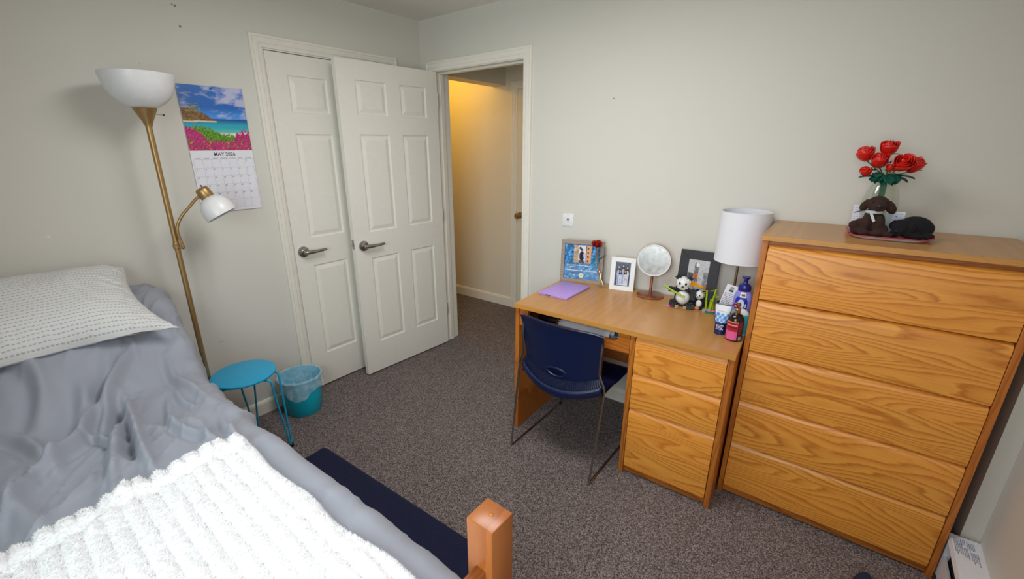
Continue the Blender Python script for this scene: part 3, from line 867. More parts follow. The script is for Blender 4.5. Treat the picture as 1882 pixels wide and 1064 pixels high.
# fleece throw -----------------------------------------------------
def throw():
    NU, NV = 150, 330
    u = np.linspace(0, 1, NU); v = np.linspace(0, 1, NV)
    U, Vv = np.meshgrid(u, v, indexing='ij')
    y0 = -2.88
    y1 = np.interp(U, [0, .55, 1], [-1.953, -1.945, -1.918])+.006*np.sin(U*17)
    Y = y0+(y1-y0)*Vv
    rib = (Y+1.95)/.0375
    ph = np.abs(np.sin(rib*PI))**.75
    xh = np.interp(Y, [-2.88, -2.45, -2.25, -1.95], [1.318, 1.296, 1.250, 1.262])-.013*ph
    X = xh+(2.115-xh)*U
    base = duv_z(X, Y)
    nz = pnoise(X, Y, 60, 60, 2.2)*.0028+pnoise(X, Y, 150, 150, 4.4)*.0018+pnoise(X, Y, 9, 9, 7.7)*.006
    hem = np.minimum(1, np.minimum(U/.022, np.minimum((1-Vv)/.016, Vv/.016)))
    prof = np.sqrt(np.clip(hem*(2-hem), 0, 1))
    roll = .010*np.exp(-((U-.045)/.022)**2)
    crease = -.007*np.exp(-((U-.085)/.012)**2)
    Z = base+.004+prof*(.010+.0065*ph+nz+roll+crease)
    Vt = np.stack([X, Y, Z], -1).reshape(-1, 3)
    i, j = np.meshgrid(np.arange(NU-1), np.arange(NV-1), indexing='ij')
    F = np.stack([i*NV+j, (i+1)*NV+j, (i+1)*NV+j+1, i*NV+j+1], -1).reshape(-1, 4)
    m = MB(); m.v = [tuple(p) for p in Vt]; m.f = [tuple(int(k) for k in q) for q in F]
    o = m.build('throw_blanket', MT['throw'], None, merge=False, ang=180)
    tag(o, 'fluffy white ribbed throw blanket over the foot of the bed', 'blanket')
    # tufts of pile: thin leaning triangles all over the cloth
    N = 70000
    Vt = Vt.reshape(NU, NV, 3)
    a = rng.integers(0, NU-1, N); b = rng.integers(0, NV-1, N)
    edge = rng.random(N) < .10; b[edge] = NV-2-rng.integers(0, 4, edge.sum()); e2 = rng.random(N) < .06; a[e2] = rng.integers(0, 4, e2.sum())
    fu, fv = rng.random(N)[:, None], rng.random(N)[:, None]
    P = Vt[a, b]*(1-fu)*(1-fv)+Vt[a+1, b]*fu*(1-fv)+Vt[a, b+1]*(1-fu)*fv+Vt[a+1, b+1]*fu*fv
    th = rng.random(N)*2*PI; ln = rng.uniform(.004, .010, N)
    out = np.where(b[:, None] > NV-8, np.array([[0, 1., -.1]]), np.where(a[:, None] < 5, np.array([[-1., 0, .0]]), 0))
    dirv = np.stack([np.cos(th), np.sin(th), rng.uniform(.1, .7, N)], -1)+out*1.3
    dirv /= np.linalg.norm(dirv, axis=1)[:, None]
    sd = np.stack([-dirv[:, 1], dirv[:, 0], np.zeros(N)], -1); sd /= np.linalg.norm(sd, axis=1)[:, None]+1e-9
    wdt = rng.uniform(.0007, .0013, N)[:, None]
    tri = np.stack([P-sd*wdt, P+sd*wdt, P+dirv*ln[:, None]], 1).reshape(-1, 3)
    me = bpy.data.meshes.new('pile'); me.vertices.add(3*N); me.vertices.foreach_set('co', tri.ravel())
    me.loops.add(3*N); me.loops.foreach_set('vertex_index', np.arange(3*N)); me.polygons.add(N)
    me.polygons.foreach_set('loop_start', np.arange(0, 3*N, 3)); me.update(calc_edges=True)
    me.materials.append(MT['throw'])
    p = bpy.data.objects.new('pile', me); COL.objects.link(p); p.parent = o; p['kind'] = 'stuff'
throw()

# pillow -----------------------------------------------------------
def pillowcase():
    m, t, b = nt('pillowcase_dashes')
    uv = node(t, 'ShaderNodeVertexColor', layer_name='print').outputs[0]
    sp = node(t, 'ShaderNodeSeparateXYZ'); t.links.new(uv, sp.inputs[0])
    rows = mth(t, 'MULTIPLY', sp.outputs[0], 33.); cols = mth(t, 'MULTIPLY', sp.outputs[1], 58.)
    wob = noise_n(t, uv, 26., 2)
    rr = mth(t, 'ADD', rows, mth(t, 'MULTIPLY', wob, .35))
    fr = mth(t, 'FRACT', rr); ri = mth(t, 'FLOOR', rr)
    wn = node(t, 'ShaderNodeTexWhiteNoise', noise_dimensions='1D'); t.links.new(ri, wn.inputs['W'])
    cf = mth(t, 'FRACT', mth(t, 'ADD', mth(t, 'ADD', cols, mth(t, 'MULTIPLY', wn.outputs['Value'], 7.)), mth(t, 'MULTIPLY', wob, .8)))
    dash = mth(t, 'MULTIPLY', mth(t, 'LESS_THAN', mth(t, 'ABSOLUTE', mth(t, 'SUBTRACT', fr, .5)), .13), mth(t, 'LESS_THAN', cf, .66))
    c = mixc(t, mth(t, 'MULTIPLY', dash, .62), (.70, .70, .68), (.27, .27, .29))
    t.links.new(c, b.inputs['Base Color']); b.inputs['Roughness'].default_value = .85
    bump(t, b, noise_n(t, objco(t), 500., 2), .08, .001)
    return m
def pillow():
    NU, NV = 80, 120
    hx, hy = .245, .36
    m = MB()
    for sgn in (1, -1):
        V = []; Cc = []
        for i in range(NU):
            for j in range(NV):
                u = -1+2*i/(NU-1); v = -1+2*j/(NV-1)
                # cushions pull in along the sides and stay sharp at the corners
                px = hx*u*(1+(.10 if u > 0 else -.10)*abs(v)**6*abs(u)**3)
                py = hy*v*(1+(.05 if u > 0 else -.06)*abs(u)**4*abs(v)**3)
                px *= 1-.07*(1-abs(v)**3)*abs(u)**2*0
                py -= np.sign(v)*.050*(1-u*u)*abs(v)**3
                px -= np.sign(u)*.020*(1-v*v)*abs(u)**3
                t_ = (max(0, 1-abs(u)**2.6)**.62)*(max(0, 1-abs(v)**3.2)**.66)
                z = sgn*(.105 if sgn > 0 else .05)*t_
                n = noise.noise(Vector((px*9, py*9, sgn)))*.010*t_
                n += noise.noise(Vector((px*40-py*18, py*14+px*9, 3)))*.018*abs(v)**3*(1-abs(v)**10)
                n += noise.noise(Vector((px*16+py*6, py*46, 5)))*.013*abs(u)**4*(1-abs(u)**12)
                hemw = .010*noise.noise(Vector((py*7, 4, 1)))*abs(u)**6+.006*noise.noise(Vector((px*14, py*16, 2)))*max(abs(u), abs(v))**8
                V.append((px+hemw, py, z+n*sgn+hemw*.9)); Cc.append(((u+1)/2, (v+1)/2, 0))
        F = [(i*NV+j, (i+1)*NV+j, (i+1)*NV+j+1, i*NV+j+1) for i in range(NU-1) for j in range(NV-1)]
        m.add(V, F, Cc)
    o = m.build('pillow', pillowcase(), None, merge=False, fix=True, ang=180)
    tag(o, 'white pillow with rows of grey dashes at the head of the bed', 'pillow')
    return o
pl = pillow()
pl.matrix_world = TR(.285, -2.250, .958) @ RZ(.02) @ RY(.40)
# open end of the pillowcase: a loose flap at the near corner

# ------------------------------------------------------------------ rug, slipper
t = thing('rug', 'navy blue rug on the carpet along the open side of the bed', 'rug', (.592, -1.378, 0), .056)
m = MB(); LX, LY = 1.16, .56
def rugp(i, j):
    u, v = i/116, j/56; e = min(u*LX, (1-u)*LX, v*LY, (1-v)*LY)
    cx = min(u*LX, (1-u)*LX); cy = min(v*LY, (1-v)*LY); rr = .03
    x, y = u*LX, -v*LY
    if cx < rr and cy < rr:
        dx, dy = rr-cx, rr-cy; d = math.hypot(dx, dy)
        k = max(dx, dy)/d if d else 1
        x += (dx-dx*k)*(1 if u < .5 else -1); y += -(dy-dy*k)*(1 if v < .5 else -1)
    return (x, y, .001+.013*min(1, e/.014)**.5+noise.noise(Vector((u*140, v*70, 2)))*.0022)
m.grid(rugp, 117, 57).build('pile', MT['navy_rug'], t, merge=False, ang=180)
t = thing('slipper', 'dark blue slipper on the carpet in front of the dresser', 'slipper', (2.872, -.540, 0), -.10)
def slp(i, j):
    a = 2*PI*i/32; k = j/10
    wd = .047*(1-.12*cos(2*a)); x = wd*cos(a); y = .125*sin(a)-.125
    s = sin(PI*k/2)
    return (x*cos(k*PI/2)**.5 if j else x, lerp(y, y*.55-.02, s*.4), .012+.050*s)
MT['blue_felt'] = fabric('dark_blue_felt', (.006, .018, .045), .9, .0, 200., .4, .2)
MB().grid(slp, 32, 11, True).build('upper', MT['blue_felt'], t, merge=False)
MB().lathe([(0, 0), (1, 0), (1.0, .012), (0, .012)], 32, sx=.051, sy=.129, c=(0, -.125, 0)).build('sole', MT['rubber'], t)

# ------------------------------------------------------------------ floor lamp with reading arm
LX0, LY0 = .200, -1.730
t = thing('floor_lamp', 'gold floor lamp with white bowl and a bent reading arm between bed and stool', 'floor lamp', (LX0, LY0, 0))
MB().lathe([(0, 0), (.125, 0), (.125, .010), (.118, .018), (.03, .026), (.014, .034), (0, .034)], 48).build('base', MT['brass'], t)
MB().tube([(0, 0, .03), (0, 0, .60), (0, .001, 1.12), (0, .003, 1.645)], .0115, 14).build('pole', MT['brass'], t)
for z in (.59, 1.13): MB().lathe([(.0118, z), (.0126, z+.002), (.0126, z+.010), (.0118, z+.012)], 16).build('pole_collar', MT['brass'], t)
c = MB().lathe([(.013, 1.638), (.0135, 1.644), (.018, 1.656), (.026, 1.675), (.038, 1.70), (.043, 1.711), (.041, 1.713), (0, 1.713)], 40, c=(0, .004, 0)).build('cup', MT['brass'], t)
MB().tube([(.0, .03, 1.691), (0, .064, 1.688)], .0016, 8).build('switch_stem', MT['brass'], c)
MB().ball((0, .066, 1.688), .0038, 10, 8).build('switch_knob', MT['rubber'], c)
bowl = [(.030, 1.712), (.042, 1.7125), (.056, 1.719), (.078, 1.733), (.098, 1.752), (.114, 1.778), (.123, 1.806), (.1275, 1.832), (.1285, 1.842), (.1265, 1.843), (.1245, 1.832), (.119, 1.805), (.110, 1.780), (.094, 1.756), (.074, 1.738), (.052, 1.725), (.030, 1.720), (0, 1.719)]
MB().lathe(bowl, 56, c=(0, .004, 0)).build('bowl_shade', MT['frost'], t)
# reading arm
arm = catmull([(.010, .010, 1.122), (.020, .020, 1.118), (.020, .016, 1.150), (.022, .012, 1.205), (.026, .036, 1.256), (.032, .076, 1.300), (.034, .104, 1.328), (.036, .132, 1.350)], 7)
ar = MB().tube(arm, .0065, 10).build('reading_arm', MT['brass'], t)
MB().lathe([(.0118, 1.112), (.0150, 1.115), (.0150, 1.132), (.0118, 1.135)], 20).tube([(.008, .006, 1.1235), (.022, .022, 1.119)], .006, 10).build('arm_clamp', MT['brass'], ar)
ax = Vector((.30, .36, -.88)).normalized()
hd = Vector((.036, .143, 1.360))
Q = Matrix.Translation(hd) @ (-ax).to_track_quat('Z', 'Y').to_matrix().to_4x4() @ Matrix.Scale(1.18, 4)
h = MB().lathe([(0, .016), (.019, .016), (.0235, .012), (.025, .004), (.025, -.022), (.0225, -.026), (0, -.026)], 32, M=Q).build('socket_cup', MT['brass'], ar)
MB().tube([Q @ Vector((-.004, .004, .015)), Q @ Vector((-.006, .006, .027))], .0022, 8).build('switch', MT['rubber'], ar)
dome = [(.020, -.024), (.028, -.027), (.041, -.036), (.052, -.051), (.058, -.070), (.060, -.090), (.0585, -.104), (.0565, -.104), (.058, -.090), (.056, -.071), (.050, -.053), (.040, -.039), (.022, -.029)]
MB().lathe(dome, 44, M=Q).build('reading_shade', MT['frost'], ar)
MB().ball(Q @ Vector((0, 0, -.062)), .022, 14, 10).build('bulb', MT['white_plastic'], ar)

# ------------------------------------------------------------------ calendar
CY0, CY1, CZT, CZM, CZB = -1.538, -1.246, 1.842, 1.541, 1.236
t = thing('calendar', 'wall calendar with a seaside photograph above the month grid, hung beside the closet door', 'calendar', (.002, (CY0+CY1)/2, 0))
def fbm(x, y, s, o=4):
    v = 0; a = .5
    for k in range(o): v += a*noise.noise(Vector((x*s, y*s, 3.1+k*7))); s *= 2.1; a *= .55
    return v
cw = (CY1-CY0)/2
def sea_pic(u, v):
    """u 0..1 left to right, v 0..1 bottom to top"""
    n = fbm(u, v, 22); n2 = fbm(u+5, v, 60, 2)
    if v > .50:
        cl = fbm(u*1.0-.7*v, v*2.6, 3.2)+.32*(v-.80)+.25*(u-.6)
        blue = np.array(srgb(28, 108, 196))*(1-.35*(1-v))+np.array(srgb(90, 160, 215))*.55*max(0, (.68-v)/.18)
        c = blue*(1-np.clip(cl*2.6+.08, 0, .82))+np.array(srgb(205, 205, 225))*np.clip(cl*2.6+.08, 0, .82)
    elif v > .28:
        q = (.5-v)/.22
        c = np.array(srgb(22, 50, 130))*max(0, 1-q*2.4)+np.array(srgb(38, 168, 190))*min(1, q*2.4)*(1-max(0, q-.6)*1.2)+np.array(srgb(120, 200, 150))*max(0, q-.6)*1.6
        if abs(v-.5) < .018: c = np.array(srgb(40, 70, 165))
    else: c = np.array(srgb(215, 205, 190))
    hill = .655-.36*u+.04*fbm(u, .3, 9)+.05*sin(u*7)
    if u < .46 and .455 < v < hill:
        c = np.array(srgb(122, 78, 48))*max(.2, 1+2.6*n2)+np.array(srgb(80, 105, 40))*max(0, n*3.+.12)
    if u < .50 and abs(v-.45-.02*u) < .012: c = np.array(srgb(225, 205, 170))
    if .50 < u < .98 and abs(v-.235-.02*sin(u*9)) < .032+.02*n: c = np.array(srgb(235, 225, 220))
    if u > .84 and abs(v-.20) < .03: c = np.array(srgb(210, 90, 40))
    bush = .375+.03*sin(u*9)+.10*n-.10*sstep(.35, .7, u)
    if v < bush-.03:
        c = np.array(srgb(92, 140, 30))*max(.15, 1+3.2*n2)+np.array(srgb(30, 60, 5))*.4*(n > .1)
    fl = .36-.20*sstep(.1, .38, u)+.05*n*3+.17*sstep(.70, .86, u)
    if v < fl*.95 and n2*1.3+n*1.2 > -.16: c = np.array(srgb(196, 14, 120))*max(.2, 1+2.6*n2)
    elif v < .12 and n2 > -.02: c = np.array(srgb(208, 24, 98))*max(.2, 1+2.4*n2)
    if v < .16 and n > .22: c = np.array(srgb(180, 160, 40))
    if .12 < u < .28 and .60 < v < .73 and fbm(u, v, 40, 2) > .08: c = np.array(srgb(150, 150, 50))
    return tuple(np.clip(c, .004, 1))
NP = 130
def bulge(u, zz): return .004+.010*sin(PI*u)*sin(PI*np.clip((zz-CZB)/(CZT-CZB), 0, 1))*.5
m = MB(); m.grid(lambda i, j: (bulge(i/(NP-1), 1)+.0006, lerp(-cw, cw, i/(NP-1)), lerp(CZM, CZT, j/(NP-1))), NP, NP, col=lambda i, j: sea_pic(i/(NP-1), j/(NP-1)))
m.build('seaside_picture', MT['print'], t, merge=False, ang=180)
m = MB(); m.box(.001, .004, -cw, cw, CZB, CZT)
m.grid(lambda i, j: (.0050, lerp(-cw, cw, i/20), lerp(CZB, CZM, j/20)), 21, 21)
m.build('month_page', MT['paper'], t, smooth=False, merge=False)
def calM(y, z): return Matrix(((0, 0, 1, .0056), (1, 0, 0, y), (0, 1, 0, z), (0, 0, 0, 1)))
m = MB(); m.add(*text_mesh('MAY 2026', .0235, calM(.008, CZM-.0185), font_extra=.0004)); m.build('month_title', MT['ink'], t, smooth=False, fix=False)
gx0, gx1, gz1, gz0 = -cw+.008, cw-.006, CZM-.043, CZB+.016
cs, rs = (gx1-gx0)/7, (gz1-gz0)/6
g = MB()
for k in range(8): g.box(.0050, .0053, gx0+k*cs-.0004, gx0+k*cs+.0004, gz0, gz1)
for k in range(7): g.box(.0050, .0053, gx0, gx1, gz0+k*rs-.0004, gz0+k*rs+.0004)
g.build('month_grid', MT['ink_light'], t, smooth=False)
d = MB()
for k, nm in enumerate(('SUNDAY', 'MONDAY', 'TUESDAY', 'WEDNESDAY', 'THURSDAY', 'FRIDAY', 'SATURDAY')):
    d.add(*text_mesh(nm, .0060, calM(gx0+(k+.5)*cs, gz1+.0045)))
d.build('weekday_names', MT['ink'], t, smooth=False, fix=False)
d = MB()
for n_ in range(1, 32):
    q = n_+4; d.add(*text_mesh(str(n_), .0088, calM(gx0+(q % 7)*cs+.007, gz1-(q//7)*rs-.0068), font_extra=.0002))
d.build('day_numbers', MT['ink'], t, smooth=False, fix=False)['kind'] = 'stuff'
MB().ball((.006, 0, CZT-.012), (.003, .005, .005), 12, 8).build('push_pin', plain('blue_pin', (.03, .15, .35), .35), t)

# ------------------------------------------------------------------ wall jack
t = thing('wall_plate', 'small white jack plate on the wall above the desk', 'wall plate', (1.2255*cos(AW), 1.2255*sin(AW), 1.118), AW)
MB().box(-.0375, .0375, -.005, 0, -.0385, .0385).build('plate', MT['white_plastic'], t, bevel=.002, seg=2)
MB().box(-.010, .010, -.0065, -.004, -.008, .012).build('jack', plain('jack_grey', (.62, .62, .60), .4), t, bevel=.0008)
MB().box(-.0055, .0055, -.0068, -.006, .000, .008).build('jack_hole', MT['dark'], t)
for z in (-.028, .028): MB().ball((0, -.005, z), (.0022, .0008, .0022), 8, 6).build('screw', MT['chrome'], t)

# ------------------------------------------------------------------ stool
SX, SY, SH = .305, -1.602, .455
t = thing('stool', 'round turquoise metal stool with hairpin legs near the closet wall', 'stool', (SX, SY, 0))
MB().lathe([(0, SH-.018), (.138, SH-.018), (.149, SH-.014), (.151, SH-.007), (.148, SH-.0015), (.142, SH), (0, SH)], 56).build('seat', MT['teal'], t)
for a0 in (40, 160, 280):
    a = math.radians(a0); e = Vector((cos(a), sin(a), 0)); s_ = Vector((-sin(a), cos(a), 0))
    ft = e*.180
    P = []
    for sg in (-1, 1):
        q = [e*.070+s_*.040*sg+Vector((0, 0, SH-.023)), e*.125+s_*.044*sg+Vector((0, 0, SH-.023)), e*.146+s_*.043*sg+Vector((0, 0, SH-.026)), e*.155+s_*.041*sg+Vector((0, 0, SH-.042)),
             e*.160+s_*.033*sg+Vector((0, 0, SH-.15)), e*.174+s_*.012*sg+Vector((0, 0, .06)), ft+s_*.006*sg+Vector((0, 0, .016))]
        P.append(catmull(q, 5))
    pts = P[0]+[ft+Vector((0, 0, .009))]+P[1][::-1]
    lg = MB().tube(pts, .0050, 10).build('leg', MT['teal'], t)
    MB().lathe([(0, 0), (.010, 0), (.011, .004), (.0105, .018), (.006, .022), (0, .022)], 16, c=ft).build('rubber_foot', MT['rubber'], lg)

# ------------------------------------------------------------------ bin and liner
BX, BY = .148, -1.257
t = thing('waste_bin', 'turquoise plastic waste bin on the carpet beside the closet door', 'bin', (BX, BY, 0))
BH = .235
MB().lathe([(0, .004), (.094, .004), (.098, 0), (.101, .004), (.113, .12), (.122, BH-.006), (.126, BH-.004), (.126, BH), (.121, BH), (.119, BH-.006), (.110, .12), (.098, .010), (0, .010)], 56).build('bucket', MT['tealbin'], t)
m = MB(); NA, NL = 96, 34
def liner(i, j):
    a = 2*PI*i/NA; q = j/(NL-1)
    wr = noise.noise(Vector((cos(a)*2.2, sin(a)*2.2, 1.3))); w2 = noise.noise(Vector((cos(a)*6, sin(a)*6, q*3)))
    hem = .058+.026*wr+.055*max(0, cos(a+.55))**6+.02*max(0, cos(a-.9))**4
    if q < .58:
        k = q/.58; r = lerp(.050, .118, k**.6)+.012*w2*(1-k)*1.6; z = lerp(.10, BH+.006, k**.9)+.014*wr*k*(1-k)*2
    elif q < .68:
        k = (q-.58)/.10; r = lerp(.118, .1305, k); z = BH+.006+.005*sin(PI*k)+.004*w2
    else:
        k = (q-.68)/.32; r = .1305+.006*k+.0065*abs(w2)*k+.004*sin(a*17)*k; z = BH+.004-hem*k
    return (r*cos(a), r*sin(a), z)
m.grid(liner, NA, NL, True)
lo = m.build('bin_liner', MT['bag'], None, merge=False, ang=180, loc=(BX, BY, 0))
tag(lo, 'thin translucent white liner bag draped over the rim of the waste bin', 'bag')

# ------------------------------------------------------------------ on the desk
def on_desk(name, label, cat, x, y, a=0., z=KH, group=None): return thing(name, label, cat, DK(x, y, z), KA+a, group)
# purple folio
t = on_desk('tablet_case', 'flat lilac tablet case lying at the left end of the desk top', 'tablet case', .121, .330, -.043)
MT['lilac'] = plain('lilac_cover', (.46, .30, .72), .45, 0, .02)
MB().box(-.091, .091, -.134, .134, .0005, .006).build('back_cover', MT['lilac'], t, bevel=.0025, seg=2)
MB().box(-.091, .091, -.134, .134, .0062, .0115).build('front_cover', MT['lilac'], t, bevel=.0025, seg=2)
MB().box(-.040, -.012, -.1352, -.128, .004, .0085).build('port', MT['dark'], t, bevel=.001)

def photo_frame(t, w, h, bord, lean, fm, pic, n=(60, 80), th=.016, inset=.003, strut=True, mat_w=0., mat_m=None):
    """standing frame: border bars mitred as four parts, picture, back board, easel strut; leans back by 'lean'"""
    M = RX(-lean)
    hw = w/2
    def bar(pts): 
        m = MB(); n_ = len(pts)
        m.prism(pts, 0, th, 'y', M); return m.build('frame_bar', fm, t, bevel=.0008)
    bar([(-hw, 0), (hw, 0), (hw-bord, bord), (-hw+bord, bord)]); bar([(-hw, h), (-hw+bord, h-bord), (hw-bord, h-bord), (hw, h)])
    bar([(-hw, 0), (-hw+bord, bord), (-hw+bord, h-bord), (-hw, h)]); bar([(hw, 0), (hw, h), (hw-bord, h-bord), (hw-bord, bord)])
    iw, ih = w-2*bord, h-2*bord
    if mat_w:
        m = MB(); m.box(-iw/2, iw/2, inset+.0008, inset+.003, bord, h-bord, M); m.build('mount', mat_m, t, smooth=False)
    pw, ph = iw-2*mat_w, ih-2*mat_w
    m = MB(); NX_, NZ_ = n
    m.grid(lambda i, j: M @ Vector((lerp(-pw/2, pw/2, i/(NX_-1)), inset, lerp(bord+mat_w, h-bord-mat_w, j/(NZ_-1)))), NX_, NZ_, col=lambda i, j: pic(i/(NX_-1), j/(NZ_-1)))
    m.build('picture', MT['print_gloss'], t, merge=False, ang=180)
    MB().box(-hw+.002, hw-.002, th-.001, th+.003, .002, h-.002, M).build('back_board', MT['dark'], t, smooth=False)
    if strut:
        a = M @ Vector((0, th+.003, h*.62)); b = Vector((0, a.y+.020, .001))
        MB().add([a+Vector((-.02, 0, 0)), a+Vector((.02, 0, 0)), b+Vector((.025, 0, 0)), b+Vector((-.025, 0, 0)), a+Vector((-.02, .003, 0)), a+Vector((.02, .003, 0)), b+Vector((.025, .003, 0)), b+Vector((-.025, .003, 0))],
                 [(0, 1, 2, 3), (7, 6, 5, 4), (0, 4, 5, 1), (2, 6, 7, 3), (1, 5, 6, 2), (0, 3, 7, 4)]).build('strut', MT['dark'], t, smooth=False)
    return M
def el(u, v, cu, cv, ru, rv): return ((u-cu)/ru)**2+((v-cv)/rv)**2 < 1
# plaque: song card over blue-green swirls
def pic_plaque(u, v):
    n = fbm(u+.3*fbm(u, v, 5), v+.3*fbm(u+9, v, 5), 11, 3); n2 = fbm(u+4+.15*n, v+.15*n, 15, 2)
    c = np.array(srgb(34, 98, 150))+np.array(srgb(70, 130, 190))*max(0, n)*2.2+np.array(srgb(40, 150, 110))*max(0, -n)*2.2+np.array(srgb(150, 180, 225))*max(0, n2)*1.3
    c = c*max(.25, 1+1.5*n2)
    if v < .45: c = c*.75+np.array(srgb(125, 155, 200))*.30
    if .265 < u < .745 and .465 < v < .965:
        a, b = (u-.265)/.48, (v-.465)/.5
        c = np.array(srgb(222, 220, 232))*(1+.25*n2)
        if a < .26: c = np.array(srgb(190, 165, 135))*(1+1.3*n2)
        if a > .72: c = np.array(srgb(226, 168, 122))*(1+.2*n)
        if .70 < a < .74 or (a > .76 and abs(((b*4.2) % 1)-.5) < .22 and abs(a-.82) < .045): c = np.array(srgb(70, 70, 40))
        if b < .16 and .28 < a < .66: c = np.array(srgb(105, 85, 82))
        if el(a, b, .46, .40, .15, .27): c = np.array(srgb(38, 34, 42))
        if el(a, b, .36, .84, .07, .08) or el(a, b, .46, .74, .065, .08): c = np.array(srgb(60, 45, 45))
        if el(a, b, .45, .69, .05, .055): c = np.array(srgb(150, 110, 95))
        if el(a, b, .62, .44, .07, .16) or (.58 < a < .66 and .1 < b < .4): c = np.array(srgb(190, 200, 235))
    return tuple(np.clip(c, .005, 1))
t = on_desk('framed_plaque', 'grey wooden frame with a blue and green song plaque on the desk', 'picture frame', .124, .525, .26)
Mq = photo_frame(t, .252, .254, .021, .06, MT['grey_wood'], pic_plaque, (110, 110), .022, .010)
cream = plain('cream_print', (.80, .80, .55), .5)
def pm(x, z, y=.0085): return Mq @ Matrix(((1, 0, 0, x), (0, 0, 1, y), (0, 1, 0, z), (0, 0, 0, 1)))
def flat_disc(m, x, z, r, y): 
    v = [Mq @ Vector((x+r*cos(2*PI*k/28), y, z+r*sin(2*PI*k/28))) for k in range(28)]; m.add(v, [tuple(range(28))])
m = MB(); m.box(-.090, .092, .009, .0098, .0710, .0740, Mq); m.box(-.001, .003, .0088, .0098, .068, .077, Mq)
flat_disc(m, 0, .043, .0148, .0092)
for x in (-.040, .040):
    s = 1 if x > 0 else -1
    for dx in (-.004, .002): m.add([Mq @ Vector((x+s*(dx), .0092, .047)), Mq @ Vector((x+s*(dx), .0092, .039)), Mq @ Vector((x+s*(dx+.0052), .0092, .043))], [(0, 1, 2)])
random.seed(3); x = -.088
while x < .045:                                   # a line of small script, too small in the photo to read
    s = random.uniform(.004, .011); m.box(x, x+s, .009, .0096, .1015+random.uniform(-.001, .001), .1045+random.uniform(0, .002), Mq); x += s+.003
x = -.088
while x < -.03: s = random.uniform(.004, .008); m.box(x, x+s, .009, .0096, .0925, .0948, Mq); x += s+.0025
m.build('player_print', cream, t, smooth=False, fix=False)
m = MB(); m.add([Mq @ Vector((-.003, .0088, .0475)), Mq @ Vector((-.003, .0088, .0385)), Mq @ Vector((.006, .0088, .043))], [(0, 1, 2)]); m.build('play_symbol', MT['ink'], t, smooth=False, fix=False)

# white frame with five people in white
def pic_group(u, v):
    n = fbm(u, v, 14, 3)
    c = np.array(srgb(70, 92, 122))*(1+.7*n)*(1.0 if v > .3 else .8)
    sk = np.array(srgb(196, 150, 128)); hair = np.array(srgb(48, 36, 34)); wh = np.array(srgb(205, 208, 222)); bl = np.array(srgb(160, 178, 210))
    ppl = [(.22, .80, bl), (.52, .86, bl), (.80, .79, wh), (.36, .62, wh), (.68, .63, wh)]
    for k, (x, hy, col) in enumerate(ppl):
        if el(u, v, x, hy-.06, .105, .15): c = hair*(1+.4*n)
        if el(u, v, x, hy-.30, .115, .17): c = col*(1+.5*n)
        if abs(abs(u-x)-.045) < .038 and .06 < v < hy-.36: c = col*(1+.3*n)
        if el(u, v, x, hy-.02, .058, .055): c = sk
        if k > 2 and el(u, v, x, hy-.36, .035, .05): c = sk
        if abs(abs(u-x)-.045) < .045 and .03 < v < .075: c = np.array(srgb(225, 225, 235))
    return tuple(np.clip(c, .005, 1))
t = on_desk('photo_frame', 'white photo frame with five people dressed in white, standing on the desk', 'picture frame', .378, .522, .20)
photo_frame(t, .134, .188, .026, .13, MT['white_plastic'], pic_group, (56, 76), .014, .004)

# black frame with a grey city street
def pic_city(u, v):
    n = fbm(u, v, 18, 3); n2 = fbm(u*1.5, v*.4, 30, 2)
    g = .62+.25*n
    if v < .45: g = .48+.5*n
    if abs(u-.42) < .10 and .40 < v < .92: g = .30+.45*n2
    if u < .30 and .30 < v < .62: g = .26+.5*n2
    if u > .78 and v < .68: g = .36+.6*n2
    if .55 < u < .76 and .3 < v < .72: g = .60+.5*n2
    if el(u, v, .45, .86, .07, .06): g = .85
    g = np.clip((g-.5)*1.5+.52, .05, 1.1)
    c = np.array((g, g, g*1.03))*.78
    if abs(u-.42) < .085 and abs(v-.55) < .06: c = np.array(srgb(225, 105, 30))*(1+.5*n)
    if abs(v-(.335-.09*u)) < .035+.03*(u < .6)*(u > .2) and u > .10: c = np.array(srgb(238, 165, 15))*(1+.3*n)
    if .45 < u < .95 and abs(v-(.235-.1*u)) < .05: c = np.array(srgb(170, 180, 215))*(1+.5*n)
    if u > .86 and abs(v-.24) < .05: c = np.array(srgb(215, 110, 50))
    if v < .1: c = np.array(srgb(70, 70, 90))*(1+n)
    return tuple(np.clip(c, .01, 1))
t = on_desk('black_frame', 'black framed grey street picture with a yellow car, behind the toy bears', 'picture frame', .763, .528, -.02)
MT['frame_black'] = plain('matt_black_frame', (.022, .021, .025), .55, 0, .1)
photo_frame(t, .192, .274, .046, .13, MT['frame_black'], pic_city, (66, 90), .012, .0015)

